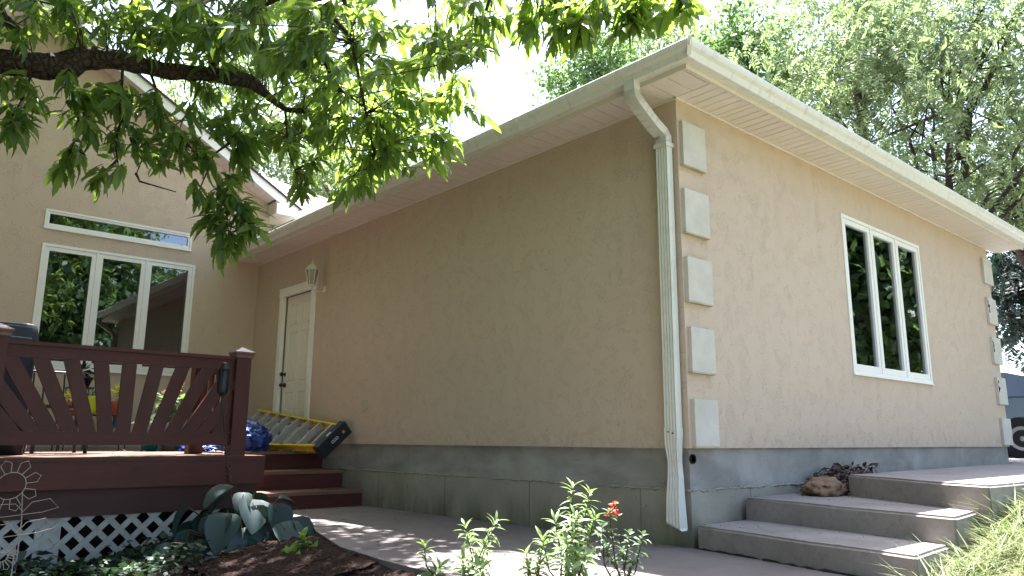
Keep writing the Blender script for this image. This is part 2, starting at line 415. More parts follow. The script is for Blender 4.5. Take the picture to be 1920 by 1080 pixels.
# ================================================================== SETTING
HW, HL, WZ = 7.04, 7.80, 2.685       # right wall length, left wall length, wall top (stucco bottom is z=0)
WALK = -0.675
def ground_z(x, y):
    # flower bed falls away from the walk, lawn banks up towards the back on the right
    bed = -0.72 - 0.21*np.clip(-1.95-y, 0, 3.2)
    lawn = np.clip(-0.85 + 0.25*(y+1.0) + .13*np.clip(x-1.75, 0, 2.2), -0.86 - .10*np.clip(-1.2-y, 0, 5), -0.225)
    w = np.clip((x-1.0)/.9, 0, 1); w = w*w*(3-2*w)
    z = bed*(1-w) + lawn*w
    far = np.clip((y-7.5)/2, 0, 1)
    z = z*(1-far) + (-0.26)*far
    return z
def ground_grid(name, xs, ys, lift=0, rough=0, mask=None, seed=1):
    X, Y = np.meshgrid(xs, ys); Z = ground_z(X, Y) + lift
    if rough:
        r = np.random.default_rng(seed); Z = Z + r.normal(0, rough, Z.shape)
    vv = np.stack([X, Y, Z], -1).reshape(-1, 3); nx, ny = len(xs), len(ys)
    i, j = np.meshgrid(np.arange(nx-1), np.arange(ny-1)); a = (j*nx+i).ravel()
    f = np.stack([a, a+1, a+1+nx, a+nx], 1)
    if mask is not None:
        c = vv[f].mean(1); f = f[mask(c[:, 0], c[:, 1])]
    return arr_mesh(name, vv, f)
def axis(lo, hi, step, far):
    a = list(np.arange(lo, hi+1e-6, step)); k = []
    d = step
    x = hi
    while x < far: d *= 1.5; x += d; k.append(x)
    d = step; x = lo; l = []
    while x > -far: d *= 1.5; x -= d; l.append(x)
    return np.array(l[::-1]+a+k)
g = link('lawn_ground', ground_grid('lawn_ground', axis(-9, 6, .25, 900), axis(-8, 12, .25, 900)), 'grass', None, True); tag(g, kind='structure')
mulch_mask = lambda x, y: (y < -1.93) & (x < 1.35) & (x > -7.6)
g = link('mulch_bed', ground_grid('mulch_bed', np.arange(-4.6, 1.5, .05), np.arange(-6.2, -1.85, .05), .012, .009), 'mulch', None, True); tag(g, kind='structure')
# left of the walk, beside the deck steps
g = link('mulch_bed', ground_grid('mulch_bed', np.arange(-4.45, -.9, .04), np.arange(-2.6, -1.05, .04), .034, .007, lambda x, y: y < np.interp(x, [-4.6, -2.6, -1.6, -.9], [-1.10, -1.52, -1.84, -1.93])-.02), 'mulch', None, True); tag(g, kind='structure')

def slab(name, poly, z0, z1, mat, bevel=.015, parent=None):
    return B().prism([(x, y, z0) for x, y in poly], (0, 0, z1-z0)).build(name, mat, parent, False, bevel, 3)
w = slab('walkway', [(-4.6, -.002), (-4.6, -1.10), (-2.6, -1.52), (-1.6, -1.84), (-.9, -1.93), (.2, -1.98), (.2, -.002)], WALK-.14, WALK, 'concrete', .012); tag(w, kind='structure')
w = slab('walkway', [(.208, -.002), (.208, -2.0), (.9, -2.06), (1.55, -2.5), (2.3, -3.2), (2.75, -2.3), (2.2, -1.45), (1.75, -.9), (1.66, -.36), (1.3, .3)], WALK-.14, WALK+.002, 'concrete', .012); tag(w, kind='structure')
d = B().prism([(-9, 7.6, -.30), (7, 7.6, -.30), (9, 22, -.30), (-9, 22, -.30)], (0, 0, .09)).build('driveway', 'driveway'); tag(d, kind='structure')

# concrete steps: one cast flight up to the side path
st = thing('concrete_steps', 'broad weathered concrete steps climbing beside the foundation to a side path', 'steps', (0.8, 0, WALK))
def step(poly, z0, z1):
    b = B().prism([(x, y, z0) for x, y in poly], (0, 0, z1-z0))
    bmesh.ops.subdivide_edges(b.bm, edges=[e for e in b.bm.edges if e.calc_length() > .5], cuts=6, use_grid_fill=False)
    from mathutils import noise
    for v in b.bm.verts: v.co += V((noise.noise(v.co*2.1), noise.noise(v.co*2.3+V((9, 0, 0))), .5*noise.noise(v.co*1.7)))*.010
    return b.build('step', 'step', st, True, .016, 3)
step([(.030, .003), (1.60, -.335), (1.525, .62), (.030, 1.05)], -.80, -.521)
step([(.030, .62), (.5, .535), (1.606, .25), (1.485, 1.28), (.030, 1.95)], -.60, -.362)
step([(.452, 1.42), (1.655, .67), (1.74, 3.2), (1.60, 8.2), (.0, 8.2), (.16, 6.3)], -.50, -.200)
gap = [(.036, -.012), (.5, -.105), (1.0, -.215), (1.6, -.352)]
b = B(); pts = [V((x+random.gauss(0, .006), y+random.gauss(0, .006), WALK+.003)) for (xa, ya), (xb, yb) in zip(gap, gap[1:]) for x, y in [(xa+(xb-xa)*t/12, ya+(yb-ya)*t/12) for t in range(12)]]
b.tube(pts, [abs(random.gauss(.007, .004))+.002 for _ in pts], 6)
b.build('dirt_joint', 'hole', st, True)
for o in st.children:
    m = o.modifiers.new('edge', 'EDGE_SPLIT'); m.split_angle = math.radians(40)

# ================================================================== HOUSE
house = thing('house', 'tan stucco house with white gutters, pale corner blocks and a concrete foundation', 'house', (-3.9, 3.5, WALK))

def wall_faces(b, P, us, vs_, holes, depth):
    """P(u, v, d) -> point; faces outside the holes plus the reveals of every hole."""
    for u0, u1 in zip(us, us[1:]):
        for v0, v1 in zip(vs_, vs_[1:]):
            uc, vc = (u0+u1)/2, (v0+v1)/2
            if any(h[0] < uc < h[1] and h[2] < vc < h[3] for h in holes): continue
            b.face([P(u0, v0, 0), P(u1, v0, 0), P(u1, v1, 0), P(u0, v1, 0)])
    for (a, c, e, f) in holes:
        b.face([P(a, e, 0), P(a, f, 0), P(a, f, depth), P(a, e, depth)]); b.face([P(c, e, 0), P(c, f, 0), P(c, f, depth), P(c, e, depth)])
        b.face([P(a, f, 0), P(c, f, 0), P(c, f, depth), P(a, f, depth)]); b.face([P(a, e, 0), P(c, e, 0), P(c, e, depth), P(a, e, depth)])

DX0, DX1, DZ = -6.905, -5.84, 2.125   # door trim
b = B(); P = lambda u, v, d: (u, d, v)
wall_faces(b, P, [-HL-.1, DX0+.05, DX1-.05, 0], [-.001, .0, DZ-.05, WZ+.06], [(DX0+.05, DX1-.05, -.0005, DZ-.05)], .16)
b.face([(-HL-.1, 0, -.001), (0, 0, -.001), (0, .04, -.001), (-HL-.1, .04, -.001)])
bmesh.ops.remove_doubles(b.bm, verts=b.bm.verts, dist=1e-4)
b.build('wall', 'stucco', house)['label'] = 'shaded stucco wall with the white door'
RW = (2.665, 4.60, .69, 2.285)
b = B(); P = lambda u, v, d: (-d, u, v)
wall_faces(b, P, [0, RW[0]+.02, RW[1]-.02, HW], [0, RW[2]+.02, RW[3]-.02, WZ+.06], [(RW[0]+.02, RW[1]-.02, RW[2]+.02, RW[3]-.02)], .16)
b.face([(0, 0, 0), (0, HW, 0), (-.04, HW, 0), (-.04, 0, 0)])
b.face([(0, HW, -.0), (-6, HW, 0), (-6, HW, WZ+.06), (0, HW, WZ+.06)])
bmesh.ops.remove_doubles(b.bm, verts=b.bm.verts, dist=1e-4)
b.build('wall', 'stucco', house)['label'] = 'lighter stucco end wall with the triple window'
LW = (-2.865, -.94, .91, 2.512); TW = (-2.875, -1.02, 2.715, 2.968)
GX = -HL; GY1, GYR, GZE = .13, -3.30, 3.625; SL = .57
GZR = GZE + SL*(GY1-GYR); GY0 = 2*GYR-GY1
b = B(); P = lambda u, v, d: (GX-d, u, v)
wall_faces(b, P, sorted([GY0, LW[0]+.02, TW[0]+.02, TW[1]-.02, LW[1]-.02, GY1]), [-.06, LW[2]+.02, LW[3]-.02, TW[2]+.02, TW[3]-.02, GZE],
           [(LW[0]+.02, LW[1]-.02, LW[2]+.02, LW[3]-.02), (TW[0]+.02, TW[1]-.02, TW[2]+.02, TW[3]-.02)], .16)
b.face([(GX, GY0, GZE), (GX, GY1, GZE), (GX, GYR, GZR)])
b.face([(GX, GY1, 2.5), (GX-4, GY1, 2.5), (GX-4, GY1, GZE), (GX, GY1, GZE)])
bmesh.ops.remove_doubles(b.bm, verts=b.bm.verts, dist=1e-4)
b.build('wall', 'stucco', house)['label'] = 'stucco gable wall of the taller wing'
# dark rooms behind the glass
rooms = [B().box(-4.2, -.17, 1.6, 6.0, -.1, 2.64).build('interior_dark_box', 'room', house),
         B().box(GX-3.5, GX-.17, -3.6, .1, 0, 3.3).build('interior_dark_box', 'room', house)]
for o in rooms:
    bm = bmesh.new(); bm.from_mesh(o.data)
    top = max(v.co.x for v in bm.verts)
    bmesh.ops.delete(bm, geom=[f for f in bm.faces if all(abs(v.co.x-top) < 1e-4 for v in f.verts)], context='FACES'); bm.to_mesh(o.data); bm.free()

B().box(DX0+.02, DX1-.02, .125, .4, -.08, DZ).build('interior_dark_box', 'room', house)  # box added behind the door to stop a sunlight leak

# foundation
B().box(-HL, -.026, .026, .25, -.292, -.001).build('foundation', 'found_up', house)
B().box(-HL, -.013, .013, .25, -1.1, -.292).build('foundation', 'found_low', house)
B().box(-.25, -.0261, .0262, HW-.02, -.2921, -.0005).build('foundation', 'found_up', house)
B().box(-.25, -.0132, .0132, HW-.02, -1.1, -.2925).build('foundation', 'found_low', house)
# rough ridge of mortar along the pour line
def ridge(p0, p1, nrm_):
    p0, p1, nrm_ = V(p0), V(p1), V(nrm_); n = int((p1-p0).length/.035); pts, rad = [], []
    for i in range(n+1):
        pts.append(p0.lerp(p1, i/n)+V((0, 0, random.gauss(0, .0035)))+nrm_*random.uniform(-.004, .003)); rad.append(abs(random.gauss(.006, .0035))+.0015)
    return B().tube(pts, rad, 6)
ridge((-HL, .014, -.292), (-.013, .014, -.292), (0, -1, 0)).build('mortar_ridge', 'grout', house, True)
ridge((-.014, .02, -.292), (-.014, 2.4, -.292), (1, 0, 0)).build('mortar_ridge', 'grout', house, True)
B().box(GX-.2, GX+.012, GY0, -.1, -.6, -.062).build('foundation', 'found_up', house)
# drain pipe end in the foundation corner
B().lathe([(.034, 0), (.034, .014), (.027, .014), (.027, -.02)], (-.026, .058, -.075), 18, 'x').build('drain_pipe', 'hole', house)

# corner blocks
qz = [(2.128, 2.482), (1.592, 1.932), (1.066, 1.402), (.545, .872), (.012, .348)]
for i, (z0, z1) in enumerate(qz):
    y0, y1 = .028+random.uniform(-.012, .012), .33+random.uniform(-.008, .012)
    q = B().box(-.01, .034, y0, y1, z0, z1).jitter(.004, 4, i).build('corner_block', 'quoin', house, False, .004, 2)
    B().box(-.008, .036, y0-.004, y1-.005, z0-.011, z0-.0005).build('edge_strip', 'quoin_edge', q)
for i, (z0, z1) in enumerate([(2.15, 2.50), (1.60, 1.95), (1.07, 1.42), (.54, .89), (.02, .36)]):
    q = B().box(-.01, .034, HW-.31, HW-.0+.03, z0, z1).jitter(.004, 4, i+9).build('corner_block', 'quoin', house, False, .004, 2)
    if i in (1, 2, 3):
        c = [(.0345, HW-.285, z1-.04-.02*k) for k in range(9)]
        B().tube([(x+.001, y+random.gauss(0, .012), z) for x, y, z in c], [abs(random.gauss(.006, .004))+.001 for _ in c], 5).build('chipped_crack', 'hole', q)

# eaves: soffit planks, perforated strips, fascia, gutter
EX = .355                               # fascia face, gutter outside of it
def planks(name, mat, lo, hi, fixed, along, z, step=.152, skip=()):
    b = B(); k = 0; u = lo
    while u < hi-.01:
        u1 = min(u+step, hi)
        if not any(a <= (u+u1)/2 <= c for a, c in skip):
            zz = z + (.0006 if k % 2 else 0)
            if along == 'x': b.box(u+.005, u1-.003, fixed[0], fixed[1], zz, zz+.012)
            else: b.box(fixed[0], fixed[1], u+.005, u1-.003, zz, zz+.012)
        u = u1; k += 1
    return b.build(name, mat, house)
vents_r = [(.60, 1.22), (3.42, 4.05), (6.1, 6.7)]; vents_l = [(-6.9, -6.2), (-4.0, -3.3)]
SZ = 2.672
for a, c in ((-HL, -6.9), (-6.2, -4.0), (-3.3, 0)): planks('soffit', 'soffit', a, c, (-EX+.02, .0), 'x', SZ, .152)
for a, c in ((0, .6), (1.22, 3.42), (4.05, 6.1), (6.7, HW+.35)): planks('soffit', 'soffit', a, c, (.0, EX-.02), 'y', SZ, .105)
planks('soffit', 'soffit', 0.001, EX-.02, (-EX+.02, -.002), 'x', SZ, .152)
B().box(-HL, EX-.02, -EX+.02, 0.02, SZ+.014, SZ+.03).build('soffit_backing', 'soffit', house)
B().box(-.02, EX-.02, .021, HW+.35, SZ+.0145, SZ+.031).build('soffit_backing', 'soffit', house)
for a, c in vents_r: planks('soffit_vent', 'vent', a, c, (.0, EX-.02), 'y', SZ+.001, .105)
for a, c in vents_l: planks('soffit_vent', 'vent', a, c, (-EX+.02, 0), 'x', SZ+.001, .152)
# trim bead where the soffit meets the walls
B().box(-HL, .012, -.014, -.0005, SZ-.016, SZ-.0008).build('soffit_trim', 'soffit', house)
B().box(.0005, .014, -.014, HW, SZ-.0165, SZ-.0012).build('soffit_trim', 'soffit', house)
B().box(-HL, EX+.001, -EX, -EX+.018, SZ-.014, 2.80).build('fascia', 'fascia', house)
B().box(EX-.018, EX, -EX+.02, HW+EX, SZ-.0142, 2.80).build('fascia', 'fascia', house)
B().box(-2.2, EX-.04, -EX+.0185, -EX+.034, SZ-.0035, SZ-.0005).build('soffit_gap', 'hole', house)
GP = [(0, 2.800), (0, 2.692), (.072, 2.690), (.078, 2.694), (.094, 2.735), (.118, 2.752), (.128, 2.775), (.130, 2.800), (.124, 2.806), (.116, 2.803),
      (.121, 2.778), (.112, 2.757), (.086, 2.741), (.070, 2.698), (.006, 2.699), (.006, 2.800)]
def gutter_run(side):
    b = B(); rings = []
    ends = (-HL+.02, None) if side == 'l' else (None, HW+.42)
    for e in (0, 1):
        ring = []
        for o, z in GP:
            off = EX+.001+o
            if side == 'l': q = (ends[0] if e == 0 else off, -off, z)
            else: q = (off, -off if e == 0 else ends[1], z)
            ring.append(b.bm.verts.new(q))
        rings.append(ring)
    n = len(GP)
    for j in range(n): b.bm.faces.new((rings[0][j], rings[0][(j+1) % n], rings[1][(j+1) % n], rings[1][j]))
    b.bm.faces.new(rings[0] if side == 'l' else rings[1])
    return b.build('gutter', 'gutter', house)
gutter_run('l')['label'] = 'grimy gutter along the long wall'; gutter_run('r')['label'] = 'clean gutter along the end wall'
for s in (0, 1):                       # corner strip of the gutter
    q = [(EX+.133, -EX-.133, 2.69), (EX+.108, -EX-.134, 2.69), (EX+.135, -EX-.136, 2.80), (EX+.09, -EX-.1365, 2.80)]
B().bar((EX+.086, -EX-.086, 2.694), (EX+.134, -EX-.134, 2.806), .03, .004, (1, -1, 0)).build('gutter_corner', 'gutter', house)

for x in (-1.35, -4.4):                # straps where gutter lengths overlap
    B().prism([(x, -EX-.001-o*1.02-.0012, z) for o, z in GP[1:9]]+[(x, -EX-.001-o*.97, z+.002) for o, z in GP[8:0:-1]], (.035, 0, 0)).build('gutter_seam', 'gutter', house)
for y in (2.3, 5.3):
    B().prism([(EX+.001+o*1.02+.0012, y, z) for o, z in GP[1:9]]+[(EX+.001+o*.97, y, z+.002) for o, z in GP[8:0:-1]], (0, .035, 0)).build('gutter_seam', 'gutter', house)
# roofs
def roof(poly, t=.03, edge=True, nm='roof'):
    a, b_, c = V(poly[0]), V(poly[1]), V(poly[2]); n = (b_-a).cross(c-a).normalized()
    if n.z < 0: n = -n
    return B().prism(poly, n*t).build(nm, 'shingle', house)
E0 = .43; RZ = 2.806; RS = .5; RM = HW/2
RH = RZ+RS*(RM+E0)
r1, r2 = (E0-(RM+E0), RM, RH), (-11.5, RM, RH)
roof([(E0, -E0, RZ), r1, r2, (-11.5, RM, RH-.001), (GX, GY1+.3, RZ+RS*(GY1+.3+E0)), (GX, -E0, RZ)])
roof([(E0, -E0, RZ), (E0, HW+E0, RZ), r1]); roof([(E0, HW+E0, RZ), (-11.5, HW+E0, RZ), r2, r1])
roof([(-8.0, .45, 3.56), (-8.0, 6.6, 3.35), (-10.0, 6.6, 4.20), (-10.0, .5, 4.925)])
roof([(-10.0, .5, 4.925), (-10.0, 6.6, 4.20), (-12.5, 6.6, 3.6), (-12.5, .5, 3.6)])
# wing roof, rake boards and the boxed eave return
RX = GX+.35
zr = lambda y: 3.62-SL*(y-.076)
for sgn in (1, -1):
    Y = lambda y: y if sgn > 0 else 2*GYR-y
    B().prism([(RX, Y(.42), zr(.42)+.015), (RX, Y(.42), zr(.42)+.155), (RX, Y(GYR), zr(GYR)+.155), (RX, Y(GYR), zr(GYR))], (-.022, 0, 0)).build('rake_board', 'rake', house)
    b = B(); y = .06
    while y > GYR+.02:                 # planks under the rake
        y1 = max(y-.125, GYR)
        b.hexa([(GX+.002, Y(y-.004), zr(y-.004)+.03), (RX-.024, Y(y-.004), zr(y-.004)+.03), (RX-.024, Y(y1), zr(y1)+.03), (GX+.002, Y(y1), zr(y1)+.03),
                (GX+.002, Y(y-.004), zr(y-.004)+.045), (RX-.024, Y(y-.004), zr(y-.004)+.045), (RX-.024, Y(y1), zr(y1)+.045), (GX+.002, Y(y1), zr(y1)+.045)])
        y = y1
    b.build('rake_soffit', 'soffit', house)
    roof([(RX+.02, Y(.47), zr(.47)+.16), (RX+.02, Y(GYR), zr(GYR)+.16), (-12, Y(GYR), zr(GYR)+.16), (-12, Y(.47), zr(.47)+.16)], .025)
    B().prism([(RX+.0205, Y(.475), zr(.475)+.150), (RX+.0205, Y(.475), zr(.475)+.186), (RX+.0205, Y(GYR), zr(GYR)+.186), (RX+.0205, Y(GYR), zr(GYR)+.150)], (.006, 0, 0)).build('shingle_edge', 'shingle_edge', house)
    B().box(RX-.026, RX-.001, Y(.076), Y(.42), 3.435, 3.605).build('eave_return', 'rake', house)
    B().box(GX+.001, RX-.027, Y(.076), Y(.092), 3.437, 3.64).build('eave_return', 'soffit', house)
    b = B()
    for k in range(5): b.box(GX-.3, RX-.027, Y(.094+.064*k), Y(.094+.064*k+.060), 3.437, 3.447)
    b.build('return_soffit', 'soffit', house)
    B().box(-12, RX-.027, Y(.40), Y(.42), 3.448, 3.60).build('fascia', 'rake', house)

# casement windows
def casement(P, u0, u1, v0, v1, n, label, S=.052, F=.034):
    """P(u, v, d): d outwards. Frame, n sashes each with its pane, sill."""
    def bx(b, a, c, e, f, d0, d1):
        b.hexa([P(a, e, d0), P(c, e, d0), P(c, e, d1), P(a, e, d1), P(a, f, d0), P(c, f, d0), P(c, f, d1), P(a, f, d1)]); return b
    b = B(); bx(b, u0, u1, v1-F, v1, -.07, .011); bx(b, u0, u1, v0, v0+F, -.07, .012)
    bx(b, u0, u0+F, v0+F, v1-F, -.07, .011); bx(b, u1-F, u1, v0+F, v1-F, -.07, .011)
    wd = (u1-u0-2*F)/n
    for k in range(1, n): bx(b, u0+F+wd*k-.014, u0+F+wd*k+.014, v0+F, v1-F, -.07, .009)
    win = b.build('window', 'white', house, False, .003, 1); win['label'] = label
    for k in range(n):
        a = u0+F+wd*k+(.016 if k else .002); c = u0+F+wd*(k+1)-(.016 if k < n-1 else .002); e, f = v0+F+.003, v1-F-.003
        b = B(); bx(b, a, c, f-S, f, -.055, .003); bx(b, a, c, e, e+S+.01, -.055, .0035); bx(b, a, a+S, e+S+.01, f-S, -.055, .003); bx(b, c-S, c, e+S+.01, f-S, -.055, .003)
        b.build('sash', 'white', win, False, .004, 2)
        b = B(); bx(b, a+S-.004, c-S+.004, e+S, f-S+.004, -.026, -.020); b.build('pane', 'glass', win)
        b = B(); bx(b, a+.01, a+.05, e, f, -.16, -.10); b.build('inner_jamb', 'jamb', win); b = B(); bx(b, c-.05, c-.01, e, f, -.16, -.10); b.build('inner_jamb', 'jamb', win)
    b = B(); bx(b, u0-.008, u1+.008, v0-.012, v0-.0008, -.02, .024); b.build('sill', 'white', win)
    return win
casement(lambda u, v, d: (d, u, v), *RW, 3, 'tall triple casement window in the end wall')
casement(lambda u, v, d: (GX+d, u, v), *LW, 3, 'triple casement window above the deck')
casement(lambda u, v, d: (GX+d, u, v), *TW, 1, 'long narrow transom window', .026, .026)

# door
b = B(); T = .10
b.box(DX0, DX0+T, -.022, .03, -.03, DZ-T); b.box(DX1-T, DX1, -.022, .03, -.03, DZ-T); b.box(DX0-.015, DX1+.015, -.024, .03, DZ-T, DZ); b.box(DX0-.02, DX1+.02, -.03, .03, DZ+.0005, DZ+.02)
b.build('door_frame', 'white', house, False, .004, 2)
b = B(); b.box(DX0+T+.002, DX1-T-.002, .055, .10, -.06, DZ-T-.003)
door = b.build('door', 'door', house, False, .002, 1)
dw = DX1-DX0-2*T
b = B()
for cx in (.28, .72):
    for z0, z1 in ((.12, .68), (.84, 1.50), (1.62, 1.90)):
        x = DX0+T+dw*cx; h = dw*.155
        b.tube([(x-h, .052, z0), (x+h, .052, z0), (x+h, .052, z1), (x-h, .052, z1)], .009, 6, True)
        b.box(x-h+.035, x+h-.035, .048, .056, z0+.035, z1-.035)
b.build('panel', 'door', door)
for z, r in ((.93, .026), (.78, .024)):
    b = B(); x = DX0+T+.075
    b.lathe([(.031, 0), (.031, -.012), (.012, -.016), (.012, -.04), (r, -.048), (r+.003, -.065), (r*.6, -.08)], (x, .055, z), 16, 'y')
    b.build('door_handle' if z < .9 else 'deadbolt', 'bronze', door, True)
B().box(DX0+T, DX1-T, -.02, .10, -.075, -.062).build('threshold', 'alu', house)

# wall lantern beside the door
lx, lz = -5.61, 2.17
b = B().lathe([(.055, 0), (.055, -.012), (.035, -.024), (.02, -.03)], (lx, 0, lz-.2), 16, 'y')
b.tube([(lx, -.03, lz-.2), (lx, -.09, lz-.235), (lx, -.16, lz-.225), (lx, -.185, lz-.18)], .009, 8)
wl = b.build('wall_lantern', 'lantern', house, True); lc = (lx, -.185, lz)
b = B().lathe([(.028, -.19), (.05, -.175), (.054, -.165)], lc, 6)
for k in range(6):
    t = 2*math.pi*k/6; b.tube([V(lc)+V((.048*math.cos(t), .048*math.sin(t), -.168)), V(lc)+V((.083*math.cos(t), .083*math.sin(t), .03))], .006, 5)
b.lathe([(.094, .028), (.090, .042), (.055, .085), (.03, .105), (.024, .118)], lc, 6)
b.lathe([(.010, .118), (.014, .135), (.006, .15), (.004, .185)], lc, 8).build('lantern_cage', 'lantern', wl)
B().lathe([(.045, -.16), (.078, .026)], lc, 6).build('lantern_glass', 'lglass', wl)
# outlet cover
b = B().box(-4.505, -4.415, -.016, .0, .375, .495); o = b.build('outlet_cover', 'quoin_edge', house, False, .006, 2)

# downspout
dx0, dx1, dy0, dy1 = -.150, -.040, -.092, -.014
def spout_ring(cx, cy, z, w=.050, d=.035, tilt=(0, 0)):
    pts = []
    for k in range(9): pts.append((cx-w+2*w*k/8, cy-d+(.006 if k % 2 else 0), z))
    for k in range(1, 5): pts.append((cx+w-(.003 if k % 2 else 0), cy-d+2*d*k/4, z))
    pts += [(cx-w, cy+d, z), (cx-w, cy, z)]
    return pts
def loft(rings, name, mat, parent, smooth=False):
    b = B(); rs = [[b.bm.verts.new(q) for q in r] for r in rings]; n = len(rs[0])
    for a, c in zip(rs, rs[1:]):
        for j in range(n): b.bm.faces.new((a[j], a[(j+1) % n], c[(j+1) % n], c[j]))
    b.bm.faces.new(rs[0][::-1]); b.bm.faces.new(rs[-1])
    return b.build(name, mat, parent, smooth)
cx, cy = (dx0+dx1)/2, (dy0+dy1)/2
ds = loft([spout_ring(cx+.006, cy, 2.30), spout_ring(cx, cy, .12)], 'downspout', 'spout', house)
# elbows from the gutter back to the wall
path = [(-.100, -.405, 2.70), (-.100, -.405, 2.63), (-.100, -.395, 2.585), (-.100, -.36, 2.55), (-.099, -.16, 2.425), (-.097, -.075, 2.385), (cx+.006, cy-.003, 2.345), (cx+.006, cy, 2.285)]
rings = []
for i, p in enumerate(path):
    p = V(p); a = V(path[max(i-1, 0)]); c = V(path[min(i+1, len(path)-1)]); d = (c-a).normalized()
    sx = V((1, 0, 0)); sx = (sx - d*sx.dot(d)).normalized(); sy = d.cross(sx)
    rings.append([p+sx*a_+sy*b_ for a_, b_ in ((-.050, -.036), (0, -.038), (.050, -.036), (.052, 0), (.050, .036), (-.050, .036), (-.052, 0))])
el = loft(rings, 'elbow', 'spout', ds)
b = B()
for i in (1, 2, 3, 5, 6):              # crimps across the elbow
    for t in (.1, .37, .64, .9):
        r0 = [a.lerp(c, t) for a, c in zip(rings[i], rings[i+1])]
        b.tube([q+(q-V(path[i]).lerp(V(path[i+1]), t))*.02 for q in r0], .0026, 4, True)
b.build('crimps', 'spout', ds, True)
B().box(dx0-.006, dx1+.006, dy0-.004, dy1+.012, 2.265, 2.30).build('elbow_collar', 'spout', ds)
# crushed lower length
rings = []
for z, sx, w, d, oy in ((.145, 0, .054, .038, 0), (.10, 0, .054, .038, 0), (.03, -.004, .050, .036, .0), (-.10, .000, .040, .030, .004), (-.20, .004, .047, .030, .0), (-.34, .005, .050, .040, -.01), (-.52, .010, .056, .046, -.014), (-.535, .012, .064, .03, -.02)):
    r = spout_ring(cx+sx, cy+oy, z, w, d)
    r = [(x, y, zz-(.02*(x-cx)/w if z < -.5 else 0)) for x, y, zz in r]; rings.append(r)
loft(rings, 'downspout_end', 'spout', ds)
B().tube([(dx1-.03, dy0-.002, .105), (dx1-.03, dy0-.010, .105)], .006, 8).build('screw', 'bronze', ds)
B().tube([(dx0+.04, dy0-.002, .115), (dx0+.04, dy0-.010, .115)], .005, 8).build('screw', 'bronze', ds)

# ================================================================== DECK
DZT, XF, YC = -.095, -3.42, -1.62
deck = thing('wooden_deck', 'dark red stained wooden deck with sunburst railing, lattice skirt and stairs', 'deck', (-5.5, -3.0, -.9))
b = B(); y = -7.2
x = GX+.02
while x < XF-.02:                      # boards run along the front
    x1 = min(x+.138, XF-.002); b.box(x, x1-.006, -7.2, YC-.002 if x > -5.40 else -.03, DZT-.03, DZT); x = x1
b.build('decking', 'board', deck, False, .004, 1)
B().box(XF-.045, XF, -7.2, YC, DZT-.24, DZT-.034).build('rim_board', 'deck', deck, False, .004, 2)
B().box(XF-.05, XF+.006, -7.2, YC+.004, DZT-.033, DZT-.004).build('nosing_board', 'deck', deck, False, .004, 2)
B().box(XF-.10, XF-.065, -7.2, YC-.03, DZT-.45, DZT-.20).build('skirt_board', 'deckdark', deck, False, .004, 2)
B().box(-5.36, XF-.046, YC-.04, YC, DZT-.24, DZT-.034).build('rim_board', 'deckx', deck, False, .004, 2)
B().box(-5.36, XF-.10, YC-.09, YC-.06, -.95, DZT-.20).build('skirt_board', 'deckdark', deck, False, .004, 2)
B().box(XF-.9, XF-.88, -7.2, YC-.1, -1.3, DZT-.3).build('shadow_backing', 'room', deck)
# a knot in the rim
B().lathe([(.004, 0), (.016, .0008), (.022, .0003)], (XF, -2.70, -.19), 10, 'x').lathe([(.004, 0), (.013, .0009), (.018, .0003)], (XF, -2.675, -.188), 10, 'x').build('knot', 'deckdark', deck)
b = B()
for k in range(24):                    # screw heads along the rim
    for z in (DZT-.075, DZT-.20): b.lathe([(.0065, 0), (.0065, .0012), (.003, .0016)], (XF, -7.1+.235*k+random.uniform(-.01, .01), z+random.uniform(-.008, .008)), 8, 'x')
b.build('screw_heads', 'deckdark', deck)
# lattice skirt: laths at 45 degrees
b = B(); zt, zb = DZT-.43, -1.32
lx0 = XF-.085
def lath(y0, sgn, x):
    h = zt-zb; p0, p1 = (x, y0, zb), (x, y0+sgn*h*1.0, zt)
    b.bar(p0, p1, .006, .044, (0, -sgn, 1))
yy = -7.2
while yy < YC-.02:
    if yy+(zt-zb) < YC+.05: lath(yy, 1, lx0)
    if yy-(zt-zb) > -7.4: lath(yy, -1, lx0-.0075)
    yy += .165
b.build('lattice_panel', 'lattice', deck)
B().box(lx0-.05, lx0-.012, -3.33, -3.16, -1.25, zt).build('lattice_post', 'lattice', deck)
B().box(lx0-.05, lx0-.012, -3.88, -3.74, -1.25, zt).build('lattice_post', 'lattice', deck)
# stairs down to the walk
for (x0, x1, z) in ((-5.40, -4.86, -.30), (-4.92, -4.40, -.50)):
    s = B().box(x0, x1+.02, -1.9, -.026, z-.035, z).build('stair_tread', 'tread', deck, False, .005, 2)
    B().box(x1-.03, x1, -1.9, -.027, z-.20, z-.036).build('riser', 'deck', s, False, .003, 1)
B().box(-5.40, -5.37, YC, -.027, -.30, DZT-.032).build('riser', 'deck', deck, False, .003, 1)
B().box(-5.41, -5.345, YC, -.027, DZT-.031, DZT-.001).build('nosing_board', 'deck', deck, False, .004, 2)
